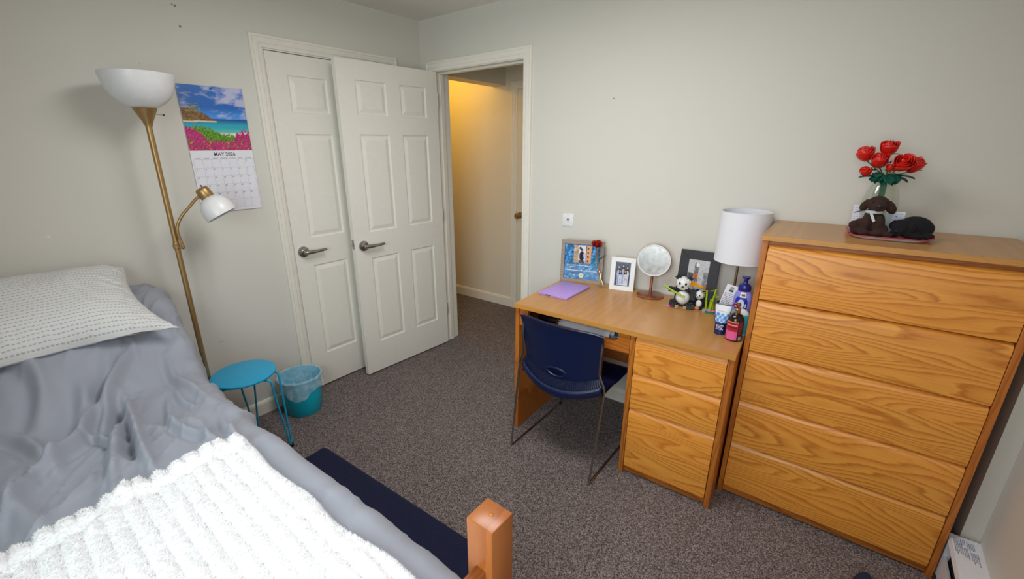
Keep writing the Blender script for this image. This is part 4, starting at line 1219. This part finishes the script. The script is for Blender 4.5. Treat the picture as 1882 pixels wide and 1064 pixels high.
# glass rose
t = on_desk('glass_rose', 'red rose on twisted gold stems in front of the framed plaque', 'ornament', .262, .530, 0)
MB().lathe([(0, 0), (.027, 0), (.028, .003), (.020, .007), (.006, .012), (.004, .03), (0, .03)], 32).build('glass_base', MT['glass'], t)
MT['gold'] = plain('shiny_gold', (.62, .40, .20), .25, .9)
for ph in (0, PI):
    P = [Vector((lerp(0, -.046, k/40)+.004*cos(ph+k*.35)-.012*sin(PI*k/40), -.002+.004*sin(ph+k*.35), .012+.238*k/40)) for k in range(41)]
    MB().tube(P, .0021, 8).build('stem', MT['gold'], t)
def petal(m, c, ax_, ang, r, w, h, curl, n=7, k=7):
    Mx = Matrix.Translation(c) @ Vector(ax_).to_track_quat('Z', 'Y').to_matrix().to_4x4() @ RZ(ang)
    def P(i, j):
        a = lerp(-w, w, i/(n-1)); v = j/(k-1)
        rr = r*(.30+.70*math.sin(min(1, v*1.5)*PI/2)**.8)+curl*max(0, v-.55)
        edge = 1-.22*(abs(i/(n-1)*2-1)**2.5)
        return Mx @ Vector((rr*cos(a), rr*sin(a), h*v*edge))
    m.grid(P, n, k)
def rose_bloom(c, ax_, R, turns=13, rs=0, hk=1., ck=0.):
    m = MB(); random.seed(rs)
    for k in range(turns):
        q = k/(turns-1); r = R*lerp(.16, .98, q**.85)
        petal(m, c, ax_, k*2.15+random.uniform(-.2, .2), r, lerp(1.3, .95, q), R*lerp(2.05, 1.65, q)*random.uniform(.94, 1.06)*hk, R*(lerp(-.25, .30, q)+ck*q))
    m.lathe([(0, 0), (R*.35, 0), (R*.30, R*1.7*hk), (0, R*1.85*hk)], 10, M=Matrix.Translation(c) @ Vector(ax_).to_track_quat('Z', 'Y').to_matrix().to_4x4())
    return m
MT['foil_red'] = plain('dark_red_foil', (.36, .018, .008), .3, .35, .2)
MT['leafg'] = plain('dark_green_leaf', (.008, .10, .065), .4, 0, .15)
o = rose_bloom(Vector((-.048, -.004, .236)), (.30, -.55, 1), .0215, 18, 12, .66, .9).build('bloom', MT['foil_red'], t, merge=False); o.modifiers.new('s', 'SOLIDIFY').thickness = .0008
def leaf(c, d, ln, wd, up=(0, 0, 1), fold=.25, m=None):
    m = m or MB(); d = Vector(d).normalized(); s_ = d.cross(Vector(up)).normalized(); n_ = s_.cross(d)
    def P(i, j):
        u = i/8; v = -1+2*j/4
        return Vector(c)+d*ln*u+s_*v*wd*sin(PI*min(1, u*.96+.04))**.8+n_*(abs(v)*fold*wd-ln*.22*u*u)
    return m.grid(P, 9, 5)
o = leaf((-.026, -.002, .155), (.62, -.1, .8), .055, .013).build('leaf', MT['leafg'], t, merge=False); o.modifiers.new('s', 'SOLIDIFY').thickness = .001

# mirror
t = on_desk('vanity_mirror', 'round vanity mirror on a copper stand in the middle of the desk', 'mirror', .543, .523, .12)
MB().lathe([(0, 0), (.070, 0), (.072, .003), (.072, .007), (.069, .009), (.012, .012), (0, .012)], 56).build('base', MT['copper'], t)
MB().tube([(0, .004, .010), (0, .010, .115)], .0075, 14).build('stem', MT['copper'], t)
Mm = TR(0, .012, .197) @ RX(PI/2-.06)
MB().lathe([(0, -.012), (.083, -.012), (.088, -.008), (.0885, 0), (.087, .002), (.085, .002)], 64, M=Mm).build('rim', MT['copper'], t)
MB().lathe([(.0872, .001), (.0865, .0042), (.079, .0046), (.0775, .003)], 64, M=Mm).build('light_ring', plain('pale_ring', (.74, .73, .74), .4), t)
def mirror_mat():
    m, t_, b = nt('mirror_glass'); b.inputs['Base Color'].default_value = (.80, .80, .78, 1); b.inputs['Metallic'].default_value = 1; b.inputs['Roughness'].default_value = .22
    v = noise_n(t_, objco(t_), 60., 2); t_.links.new(ramp(t_, v, [(.3, (.20, .20, .20)), (.7, (.26, .26, .26))]), b.inputs['Roughness']); return m
MB().lathe([(0, .0034), (.079, .0034)], 64, M=Mm).build('mirror_glass', mirror_mat(), t, smooth=False)

# brick-built bears and bamboo
MT['bw'] = plain('white_toy_brick', (.80, .80, .78), .3, 0, .02)
MT['bb'] = plain('black_toy_brick', (.012, .012, .014), .3, 0, .1)
MT['tan'] = plain('tan_toy_brick', (.45, .33, .19), .4, 0, .05)
MT['lime'] = plain('lime_toy_brick', (.36, .52, .015), .35, 0, .04)
MT['pink'] = plain('pink_toy_brick', (.80, .16, .42), .35, 0, .03)
MT['green'] = plain('green_toy_brick', (.0, .19, .075), .35, 0, .03)
MT['lgrey'] = plain('grey_toy_brick', (.36, .37, .40), .4, 0, .03)
def bricks(name, mat, parent, c, r, vox, studs=True):
    """ellipsoid stepped out of small bricks"""
    m = MB(); c = Vector(c); nx, ny, nz = (int(math.ceil(q/vox)) for q in r)
    occ = set()
    for i in range(-nx, nx+1):
        for j in range(-ny, ny+1):
            for k in range(-nz, nz+1):
                if (i*vox/r[0])**2+(j*vox/r[1])**2+(k*vox/r[2])**2 <= 1.0: occ.add((i, j, k))
    for (i, j, k) in occ:
        nb = [(i+1, j, k), (i-1, j, k), (i, j+1, k), (i, j-1, k), (i, j, k+1), (i, j, k-1)]
        if all(q in occ for q in nb): continue
        g = vox*.485; p = c+Vector((i, j, k))*vox
        m.box(p.x-g, p.x+g, p.y-g, p.y+g, p.z-g, p.z+g)
        if studs and (i, j, k+1) not in occ: m.lathe([(vox*.3, g), (vox*.3, g+vox*.2), (0, g+vox*.2)], 8, c=p)
    return m.build(name, mat, parent, smooth=False, merge=False)
t = on_desk('toy_bear', 'large brick built black and white bear sitting with a bamboo stick before the black frame', 'toy', .728, .452, .12)
bricks('body', MT['bb'], t, (0, .012, .058), (.036, .028, .056), .0095)
MB().ball((0, -.006, .050), (.034, .030, .036), 20, 14).build('belly', MT['bw'], t)
hd = bricks('head', MT['bw'], t, (-.004, -.006, .124), (.033, .029, .031), .0072)
MB().ball((-.004, -.010, .124), (.0325, .0285, .0295), 20, 14).build('face', MT['bw'], hd)
for s in (-1, 1):
    bricks('ear', MT['bb'], t, (s*.028-.004, .0, .151), (.0115, .009, .0115), .0055)
    MB().ball((s*.0135-.004, -.0345, .128), (.0055, .0035, .0075), 10, 8, RY(s*.5)).build('eye_patch', MT['bb'], hd)
    bricks('leg', MT['bb'], t, (s*.040, -.018, .017), (.022, .026, .017), .0075)
    bricks('toes', MT['tan'], t, (s*.019, -.046, .010), (.010, .006, .009), .0052)
bricks('arm', MT['bb'], t, (-.052, -.006, .086), (.024, .013, .0135), .0072)
bricks('arm', MT['bb'], t, (.046, -.004, .070), (.014, .016, .030), .0072)
MB().box(-.008, .002, -.045, -.035, .110, .118).build('nose', MT['bb'], hd, bevel=.0015)
MB().tube([(-.094, -.014, .104), (-.06, -.028, .090), (.012, -.048, .066)], .0048, 10).build('bamboo_stick', MT['lime'], t)
t = on_desk('toy_cub', 'small brick built black and white bear cub between the big bear and the bamboo', 'toy', .807, .472, -.25)
bricks('body', MT['bb'], t, (0, .006, .032), (.022, .017, .032), .0068)
MB().ball((.0, -.010, .027), (.015, .012, .021), 16, 10).build('belly', MT['bw'], t)
hd = bricks('head', MT['bw'], t, (-.002, -.006, .072), (.021, .019, .020), .0058)
MB().ball((-.002, -.010, .072), (.0195, .0175, .0185), 16, 10).build('face', MT['bw'], hd)
for s in (-1, 1):
    bricks('ear', MT['bb'], t, (s*.017-.002, 0, .090), (.0075, .006, .0075), .0042)
    MB().ball((s*.0085-.002, -.0255, .074), (.0036, .0025, .0046), 8, 6).build('eye_patch', MT['bb'], hd)
    bricks('leg', MT['bb'], t, (s*.018, -.012, .009), (.010, .013, .009), .0052)
MB().box(-.006, .002, -.031, -.024, .064, .069).build('nose', MT['bb'], hd, bevel=.001)
bricks('toes', plain('peach_toy_brick', (.72, .30, .18), .4), t, (0, -.026, .008), (.011, .006, .007), .0052)
t = on_desk('toy_bamboo', 'lime green brick bamboo with pink flowers on a small grey and green base', 'toy', .858, .448, 0)
MB().box(-.030, .018, -.015, .020, 0, .010).build('base_plate', MT['lgrey'], t, bevel=.0008)
MB().box(-.014, .026, -.031, -.010, 0, .008).build('grass_plate', MT['green'], t, bevel=.0008)
for x, y, h, dx in ((-.016, .002, .098, -.006), (.004, -.002, .112, .014), (.014, .008, .060, -.004), (-.003, .010, .056, .004)):
    m = MB(); nseg = max(3, int(h/.018))
    for k in range(nseg):
        a, b = k/nseg, (k+1)/nseg
        m.tube([(x+dx*a, y, .008+h*a), (x+dx*(b-.03), y, .008+h*(b-.03))], .0042, 8)
        m.tube([(x+dx*(b-.03), y, .008+h*(b-.03)), (x+dx*b, y, .008+h*b)], .0052, 8)
    m.build('cane', MT['lime'], t)
m = MB()
for (c, d) in (((-.020, .002, .092), (-1, -.3, .15)), ((-.020, .002, .10), (-.9, 0, .3)), ((.016, -.002, .112), (-1, 0, -.05)), ((.014, -.002, .085), (1, -.2, .25)), ((.013, -.002, .08), (1, 0, -.05))):
    leaf(c, d, .026, .0042, m=m)
o = m.build('leaves', MT['lime'], t, merge=False); o.modifiers.new('s', 'SOLIDIFY').thickness = .0012
for x, y in ((.004, -.022), (.024, -.014)):
    m = MB()
    for k in range(5): m.ball((x+.0048*cos(k*1.257), y+.0048*sin(k*1.257), .0115), (.0042, .0042, .0034), 8, 6)
    m.build('flower', MT['pink'], t, merge=False)
t = on_desk('pink_stone', 'small pink round toy piece lying alone on the desk before the big bear', 'toy', .673, .411, 0)
o = MB().lathe([(0, 0), (.010, 0), (.012, .003), (.0115, .007), (.006, .0095), (0, .010)], 20).build('disc', MT['pink'], t)

# table lamp
t = thing('table_lamp', 'table lamp with a white drum shade between the desk items and the dresser', 'lamp', (2.2025, -.046, KH))
MB().lathe([(0, 0), (.054, 0), (.056, .004), (.054, .012), (.012, .018), (0, .018)], 40).build('base', MT['chrome'], t)
MB().tube([(0, 0, .015), (0, 0, .40)], .0058, 12).build('pole', MT['chrome'], t)
sh = MB().lathe([(.1055, .262), (.107, .262), (.1045, .495), (.103, .495), (.1055, .262)], 72).build('shade', MT['shade'], t)
m = MB()
for zz, rr in ((.263, .1062), (.494, .1038)): m.tube([(rr*cos(2*PI*k/64), rr*sin(2*PI*k/64), zz) for k in range(64)], .0016, 6, closed=True)
m.build('shade_trim', MT['shade'], sh)
m = MB()
for k in range(3): m.tube([(0, 0, .40), (.1025*cos(k*2.094+.4), .1025*sin(k*2.094+.4), .40)], .0015, 6)
m.lathe([(.010, .36), (.016, .365), (.016, .42), (.010, .422), (0, .422)], 20)
m.build('spider', MT['chrome'], t)

# cosmetics by the dresser
def label_patch(parent, rfun, a0, a1, z0, z1, colf, n=(40, 40), name='label', off=.0006, sx=1., sy=1.):
    m = MB(); NA_, NZ_ = n
    def P(i, j):
        a = lerp(a0, a1, i/(NA_-1)); z = lerp(z0, z1, j/(NZ_-1)); r = rfun(z)+off
        return (r*cos(a)*sx, r*sin(a)*sy, z)
    m.grid(P, NA_, NZ_, col=lambda i, j: tuple(np.clip(colf(i/(NA_-1), j/(NZ_-1)), .004, 1)))
    return m.build(name, MT['print'], parent, merge=False, ang=180)
def interp_prof(prof): 
    zz = [p[1] for p in prof]; rr = [p[0] for p in prof]
    return lambda z: float(np.interp(z, zz, rr))
# jar with a card in it
t = on_desk('jar', 'dark smoky glass jar holding a white card in front of the table lamp', 'jar', .935, .365, 0)
MB().lathe([(0, 0), (.034, 0), (.038, .004), (.038, .085), (.0365, .088), (.035, .085), (.035, .008), (0, .008)], 36).build('glass', MT['smoke'], t)
t = thing('tag_card', 'white printed card with a small portrait, leaning in the dark jar', 'card', DK(.921, .360, KH+.014), rot=(-.10, .22, KA+.10))
MB().box(-.026, .026, -.0008, .0008, 0, .162).build('sheet', MT['paper'], t, smooth=False)
m = MB(); m.grid(lambda i, j: (lerp(-.010, .010, i/15), -.0012, lerp(.130, .154, j/17)), 16, 18, col=lambda i, j: ((.04, .04, .04) if (el(i/15, j/17, .5, .62, .30, .36) or el(i/15, j/17, .5, .12, .48, .28)) and not el(i/15, j/17, .5, .58, .17, .22) else (.55, .54, .52)))
m.build('portrait', MT['print'], t, merge=False)
m = MB(); random.seed(8)
for k in range(11):
    z = .119-k*.0078; x = -.021; x_end = .019*random.uniform(.6, 1)
    while x < x_end: s = random.uniform(.003, .007); m.box(x, x+s, -.0013, -.0009, z, z+.0022); x += s+.0016
m.build('print_lines', MT['ink'], t, smooth=False)
# purple pump bottle
t = on_desk('lotion_bottle', 'tall lilac pump bottle with a dark blue pump against the dresser', 'bottle', 1.006, .318, .05)
MT['lav'] = plain('lavender_plastic', (.27, .26, .70), .35, 0, .02)
MT['cob'] = plain('cobalt_plastic', (.012, .016, .20), .3, 0, .03)
bp = [(0, 0), (.034, 0), (.037, .004), (.0375, .10), (.037, .135), (.033, .158), (.026, .172), (.0245, .176), (0, .177)]
MB().lathe(bp, 48, sy=.62).build('body', MT['lav'], t)
pp = MB().lathe([(.0245, .174), (.0255, .176), (.0255, .190), (.022, .200), (.011, .206), (.0085, .210), (.0085, .222), (.010, .226), (.0165, .232), (.0165, .237), (0, .239)], 32, sy=.9).build('pump', MT['cob'], t)
MB().tube([(0, 0, .233), (0, -.026, .231), (0, -.030, .226)], .0052, 10).build('spout', MT['cob'], pp)
rf = interp_prof(bp[1:])
label_patch(t, rf, -PI/2-.34, -PI/2+.34, .146, .175, lambda u, v: srgb(205, 60, 120) if v > .78 else srgb(235, 235, 240), (14, 14), 'price_sticker', .0012, sy=.62)
tm = MB(); tm.add(*text_mesh('48', .0165, Matrix(((1, 0, 0, 0), (0, 0, 1, -.0228), (0, 1, 0, .1575), (0, 0, 0, 1))), font_extra=.0006)); tm.build('sticker_print', MT['ink'], t, smooth=False, fix=False)
def roundel(u, v):
    c = srgb(142, 138, 220)
    if v < .46: c = srgb(130, 200, 225)
    if v < .26 and u < .6: c = srgb(225, 225, 235)
    d = math.hypot((u-.45)*1.25, (v-.72)*1.05)
    if d < .40: c = srgb(24, 50, 165)
    if d < .20 and v > .62: c = srgb(215, 225, 240)
    if abs(v-.68) < .07 and abs(u-.45) < .26 and int(u*20) % 3: c = srgb(235, 240, 250)
    if d < .40 and v < .54: c = srgb(90, 180, 230)
    return c
label_patch(t, rf, -PI/2-1.15, -PI/2+1.15, .028, .148, roundel, (60, 60), 'front_label', .0006, sy=.62)
# teal bottle
t = on_desk('teal_bottle', 'short white and turquoise bottle between the lilac bottle and the dark red pump bottle', 'bottle', 1.020, .238, 0)
tb = [(0, 0), (.028, 0), (.031, .004), (.032, .06), (.030, .088), (.024, .104), (.012, .113), (0, .115)]
MB().lathe(tb, 40, sy=.75).build('body', plain('white_lotion_plastic', (.72, .76, .80), .3), t)
label_patch(t, interp_prof(tb[1:]), -PI/2-.6, -PI/2+1.3, .008, .094, lambda u, v: srgb(60, 185, 200) if u+.25*v > .36 else srgb(215, 225, 235), (30, 30), 'label', .0006, sy=.75)
# tube
t = on_desk('cream_tube', 'white and navy hand cream tube with a blue check pattern standing on its cap', 'tube', .952, .192, -.05)
m = MB()
def tubep(i, j):
    a = 2*PI*i/40; k = j/20; rx = lerp(.0225, .0320, k); ry = lerp(.0205, .0012, k**1.1)
    return (rx*cos(a), ry*sin(a), lerp(.040, .131, k))
def tubec(i, j):
    k = j/20; x = cos(2*PI*i/40); c = srgb(228, 228, 232)
    if k < .16: c = srgb(25, 40, 110)
    elif k < .62:
        p, q = (x*3+k*7) % 2, (x*3-k*7) % 2
        c = (srgb(228, 228, 232), srgb(120, 175, 230), srgb(60, 120, 205))[int(p < 1)+int(q < 1)]
    return c
m.grid(tubep, 40, 21, True, col=tubec)
m.build('body', MT['print'], t, merge=False, ang=180)
MB().lathe([(0, 0), (.0205, 0), (.0225, .002), (.0225, .052), (0, .053)], 40, sy=.92).build('cap', plain('navy_cap', (.012, .018, .11), .3), t)
m = MB(); random.seed(5)
for k in range(4):
    x = -.012
    while x < .011: s = random.uniform(.002, .005); m.box(x, x+s, -.0215-.0005, -.0200, .044-k*.006, .0465-k*.006); x += s+.0014
m.build('cap_print', MT['paper'], t, smooth=False)
m = MB(); x = -.016
while x < .014: s = random.uniform(.002, .005); m.box(x, x+s, -.0078, -.0070, .104, .1065); x += s+.0016
m.build('name_print', MT['ink_light'], t, smooth=False)
# little red jar
t = on_desk('small_jar', 'low dark red jar half hidden behind the hand cream tube', 'jar', .972, .255, 0)
MB().lathe([(0, 0), (.026, 0), (.028, .003), (.028, .030), (.026, .033), (0, .033)], 32).build('body', plain('dark_red_glass', (.20, .015, .025), .25), t)
MB().lathe([(0, .033), (.0285, .033), (.0285, .046), (.026, .049), (0, .049)], 32).build('lid', plain('navy_lid', (.03, .035, .12), .35), t)
# red pump bottle
t = on_desk('pump_bottle', 'dark brown pump bottle with a red and pink label on the desk', 'bottle', 1.010, .160, -.1)
MT['brownglass'] = plain('dark_brown_bottle', (.020, .006, .006), .12, 0, .1)
bp2 = [(0, 0), (.028, 0), (.031, .003), (.0315, .086), (.029, .100), (.021, .112), (.012, .118), (.0105, .121), (0, .122)]
MB().lathe(bp2, 44).build('body', MT['brownglass'], t)
col = MB().lathe([(.0105, .119), (.0118, .121), (.0118, .138), (.0105, .1395), (0, .1395)], 28).build('gold_collar', MT['gold'], t)
pu = MB().lathe([(.0045, .139), (.0048, .147), (.0095, .150), (.010, .158), (.007, .163), (0, .164)], 24).build('pump', plain('rust_pump', (.22, .035, .014), .35), t)
MB().tube([(0, 0, .157), (-.012, -.012, .158), (-.018, -.018, .154)], .0038, 8).build('spout', MT['foil_red'], pu)
def redlab(u, v):
    c = srgb(190, 35, 60) if v > .46 else srgb(225, 95, 150)
    if v > .93: c = srgb(215, 120, 60)
    if u > .66: c = srgb(60, 12, 20)
    if u > .70 and v > .30 and int(v*34) % 2 and u < .94: c = srgb(170, 30, 50)
    if u > .76 and v < .22 and u < .96: c = srgb(225, 225, 225) if int(u*70) % 2 else srgb(30, 30, 30)
    if u < .62 and v > .5 and u > .05:
        r = int((v-.5)*22)
        if r in (1, 3, 4, 6, 8) and fbm(u*40, r*3., 1., 1) > -.12: c = srgb(110, 15, 35) if r != 6 else srgb(235, 170, 165)
    return c
label_patch(t, interp_prof(bp2[1:]), -PI/2-1.0, -PI/2+1.45, .007, .088, redlab, (90, 60), 'label', .0006)

# ------------------------------------------------------------------ on the dresser
def on_dresser(name, label, cat, x, y, a=0., z=DH, group=None): return thing(name, label, cat, DR(x, y, z), DA+a, group)
t = on_dresser('tray', 'pink and white oval edged tray on top of the dresser', 'tray', .372, .232, .03)
def rrect(hx, hy, r, n=8):
    out = []
    for cx, cy, a0 in ((hx-r, hy-r, 0), (-hx+r, hy-r, PI/2), (-hx+r, -hy+r, PI), (hx-r, -hy+r, 1.5*PI)):
        for k in range(n+1): a = a0+PI/2*k/n; out.append((cx+r*cos(a), cy+r*sin(a)))
    return out
def tray_mesh(levels):
    m = MB(); n = None
    for hx, hy, r, z in levels:
        p = rrect(hx, hy, r); n = len(p); m.v += [(x, y, z) for x, y in p]
    for i in range(len(levels)-1):
        for k in range(n): m.f.append((i*n+k, i*n+(k+1) % n, (i+1)*n+(k+1) % n, (i+1)*n+k))
    return m, n
m, n = tray_mesh([(.098, .095, .045, 0), (.104, .101, .048, .003), (.112, .109, .05, .010)]); m.f.append(tuple(range(n)))
m.build('underside', plain('white_tray', (.74, .73, .76), .35), t)
m, n = tray_mesh([(.112, .109, .05, .0102), (.121, .118, .055, .0135), (.121, .118, .055, .015), (.112, .109, .05, .0122), (.104, .101, .048, .006), (.098, .095, .045, .005)]); m.f.append(tuple(range(5*n, 6*n)))
m.build('rim', plain('coral_pink_tray', (.62, .065, .10), .35), t)
TZ = DH+.0052
# cards
t = on_dresser('letter_card', 'white letter sheet propped behind the brown toy dog on the left', 'card', .286, .283, .05, DH+.006); t.rotation_euler.x = -.16
MB().box(-.026, .026, 0, .001, 0, .100).build('sheet', plain('lilac_white_paper', (.76, .72, .80), .6), t, smooth=False)
m = MB(); random.seed(2)
for k in range(9):
    x = -.021
    while x < .02: s = random.uniform(.003, .008); m.box(x, x+s, -.0004, 0, .088-k*.0085, .0898-k*.0085); x += s+.002
m.build('print_lines', MT['ink_light'], t, smooth=False)
t = on_dresser('greeting_card', 'pale blue white card propped between the brown and the black toy dogs', 'card', .385, .273, -.05, DH+.006); t.rotation_euler.x = -.16
MB().box(-.026, .028, 0, .001, 0, .083).build('sheet', plain('blue_white_paper', (.70, .72, .82), .6), t, smooth=False)
MB().box(.002, .007, -.0005, 0, .063, .068).build('print_mark', MT['blueink'], t, smooth=False)
MB().box(.006, .022, -.0005, 0, .073, .0745).build('print_lines', MT['ink_light'], t, smooth=False)
# vase
VX, VY = .333, .308
t = on_dresser('glass_vase', 'clear ribbed glass vase on the dresser tray holding the red roses', 'vase', VX, VY, 0, TZ)
vp = [(0, .002), (.040, .002), (.044, .006), (.052, .04), (.057, .085), (.055, .12), (.046, .155), (.036, .182), (.0315, .200), (.033, .218), (.040, .236), (.047, .245)]
vp2 = [(r-.0025, z) for r, z in vp[::-1] if r > .01 and z > .01]+[(0, .012)]
m = MB(); prof = vp+vp2; N = 72
v = []; f = []
for (r, z) in prof:
    for k in range(N):
        a = 2*PI*k/N; rr = r*(1+.022*cos(9*a)*(1 if .02 < z < .24 else .3)); v.append((rr*cos(a), rr*sin(a), z))
for i in range(len(prof)-1):
    for k in range(N): f.append((i*N+k, i*N+(k+1) % N, (i+1)*N+(k+1) % N, (i+1)*N+k))
m.add(v, f).build('glass', MT['glass'], t)
MT['rose_red'] = plain('bright_red_petal', (.68, .014, .008), .28, 0, .08)
MT['stemg'] = plain('stem_green', (.015, .16, .07), .4, 0, .1)
ROSES = [(-.070, -.012, .278, .0275, 'red rose farthest left in the glass vase'), (-.014, -.010, .298, .0275, 'topmost red rose at the back of the glass vase'), (-.030, -.036, .256, .0265, 'red rose left of centre at the front of the glass vase'),
         (.028, -.038, .254, .031, 'open spiral red rose right of centre in the glass vase'), (.060, -.014, .240, .0285, 'red rose farthest right in the glass vase'), (-.060, -.030, .222, .019, 'small red rosebud lowest on the left of the vase'), (.002, -.046, .242, .013, 'small red rosebud in the middle of the bouquet')]
for k, (x, y, z, R, lab) in enumerate(ROSES):
    q = on_dresser('rose', lab, 'flower', VX, VY, 0, TZ, 'red roses in the vase')
    a = k*.9; foot = Vector((.016*cos(a), .016*sin(a), .018)); neck = Vector((x*.20+.006*cos(a), y*.25+.006*sin(a), .20)); top = Vector((x, y, z-.012))
    MB().tube(catmull([foot, (foot+neck)*.5, neck, neck.lerp(top, .5)+Vector((0, 0, .004)), top], 6), .0021, 7).build('stem', MT['stemg'], q)
    ax_ = Vector((x*4.5, y*3-.35 if k != 3 else -1.1, 1.0 if k != 3 else .75)).normalized()
    o = rose_bloom(top, ax_, R, 13 if R > .02 else 8, k).build('bloom', MT['rose_red'], q, merge=False); o.modifiers.new('s', 'SOLIDIFY').thickness = .0016
    m = MB()
    for i in range(5):
        b = i*1.257; d = Vector((cos(b), sin(b), .35)); leaf(top, d, R*1.15, R*.28, m=m)
    o = m.build('sepals', MT['leafg'], q, merge=False); o.modifiers.new('s', 'SOLIDIFY').thickness = .001
    b = math.atan2(y-.03, x+.001)
    LV = [(-.6, -.5, .1), (.2, -.5, .5), (-.25, -.6, -.45), (.35, -.6, -.35), (1, -.3, .02), (-.8, -.3, .15), (.1, -.6, -.3)][k]
    o = leaf(neck.lerp(top, .45), LV, .050, .018).build('leaf', MT['leafg'], q, merge=False); o.modifiers.new('s', 'SOLIDIFY').thickness = .001
    o = leaf(neck.lerp(top, .30), (LV[0]*.6+.3, LV[1]-.2, LV[2]-.2), .046, .017).build('leaf', MT['leafg'], q, merge=False); o.modifiers.new('s', 'SOLIDIFY').thickness = .001
q = on_dresser('white_sprig', 'sprig of tiny white flowers among the red roses', 'flower', VX, VY, 0, TZ)
MB().tube(catmull([(.004, -.004, .02), (.001, -.006, .19), (-.004, -.034, .255)], 8), .0011, 6).build('stem', MT['stemg'], q)
MB().tube(catmull([(.004, -.004, .05), (.004, -.008, .19), (.006, -.03, .235)], 8), .0011, 6).build('stem', plain('pale_stem', (.18, .35, .12), .5), q)
m = MB(); random.seed(9)
for k in range(16):
    c = Vector((-.004+random.uniform(-.012, .010), -.038+random.uniform(-.006, .004), .262+random.uniform(-.018, .014))); m.ball(c, .0026, 7, 5)
m.build('blossoms', MT['white_plastic'], q, merge=False)

# toy dogs (plush): continuous stuffed bodies
MT['brown_fur'] = fabric('brown_plush', (.036, .0145, .0095), .95, .03, 420., .9, .4)
MT['black_fur'] = fabric('black_plush', (.0045, .0045, .0065), .95, .02, 420., .9, .4)
t = on_dresser('toy_dog', 'dark brown plush dog with a pale neck ribbon sitting on the dresser tray', 'toy', .322, .205, -.05, TZ)
ells = [((0, .010, .045), (.036, .032, .045), None), ((-.004, .004, .075), (.026, .024, .026), None),
        ((-.040, -.004, .020), (.024, .028, .021), None), ((-.020, -.028, .012), (.019, .016, .012), None), ((-.052, -.018, .036), (.017, .015, .016), None), ((-.035, -.005, .040), (.02, .02, .02), None),
        ((.026, -.004, .022), (.024, .028, .022), None), ((.018, -.032, .013), (.019, .017, .013), None), ((.046, -.026, .010), (.020, .014, .010), None),
        ((-.018, -.020, .048), (.015, .016, .030), None), ((.016, -.020, .046), (.015, .016, .032), None),
        ((.002, -.008, .116), (.034, .031, .029), None), ((.007, -.036, .110), (.021, .019, .018), None)]
blob('body', ells, .0030, MT['brown_fur'], t, 5, .0010)
blob('ear', [((-.034, -.004, .108), (.014, .018, .021), RY(.5)), ((-.028, -.006, .118), (.012, .015, .014), None)], .0026, MT['brown_fur'], t, 4, .0008)
blob('ear', [((.040, -.004, .104), (.015, .019, .024), RY(-.45)), ((.032, -.006, .116), (.012, .015, .014), None)], .0026, MT['brown_fur'], t, 4, .0008)
MB().ball((.008, -.0555, .113), (.0085, .006, .0065), 14, 10).build('nose', plain('dark_brown_nose', (.018, .009, .007), .45), t)
for s in (-1, 1): MB().ball((.003+s*.0165, -.0325, .1265), .0034, 10, 8).build('eye', MT['black'], t)
rb = plain('pale_ribbon', (.52, .56, .56), .45)
m = MB(); m.lathe([(.0255, .079), (.0285, .081), (.0285, .089), (.0255, .091)], 32, c=(-.003, .0, .002), sy=1.02); rbn = m.build('ribbon', rb, t)
MB().add([(-.016, -.0285, .084), (-.007, -.0305, .084), (.006, -.041, .058), (-.001, -.041, .053)], [(0, 1, 2, 3)]).build('ribbon_tail', rb, rbn, smooth=False)
MB().add([(-.030, .010, .087), (-.030, .004, .094), (-.060, -.004, .082), (-.062, -.004, .077)], [(0, 1, 2, 3)]).build('ribbon_tail', plain('grey_ribbon', (.25, .24, .25), .5), rbn, smooth=False)
t = on_dresser('toy_puppy', 'black plush dog lying curled on the right end of the dresser tray', 'toy', .430, .222, -.10, TZ)
ells = [((.012, .008, .040), (.048, .036, .037), None), ((.030, .010, .034), (.036, .034, .032), None), ((-.022, -.016, .036), (.032, .028, .030), None), ((-.030, -.034, .024), (.020, .016, .017), None),
        ((.020, -.028, .010), (.022, .013, .010), None), ((-.044, -.022, .009), (.018, .013, .009), None), ((.054, -.016, .012), (.016, .018, .012), None), ((.0, -.02, .02), (.03, .02, .02), None)]
blob('body', ells, .0030, MT['black_fur'], t, 5, .0010)
blob('ear', [((.004, -.036, .040), (.010, .010, .019), RY(-.3))], .0024, MT['black_fur'], t, 3, .0008)
blob('ear', [((-.048, -.010, .044), (.010, .012, .017), RY(.4))], .0024, MT['black_fur'], t, 3, .0008)
MB().ball((-.034, -.050, .026), (.0055, .0035, .0042), 10, 8).build('nose', MT['black'], t)
for s in (-1, 1): MB().ball((-.026+s*.013, -.0405, .041), .0026, 8, 6).build('eye', MT['black'], t)
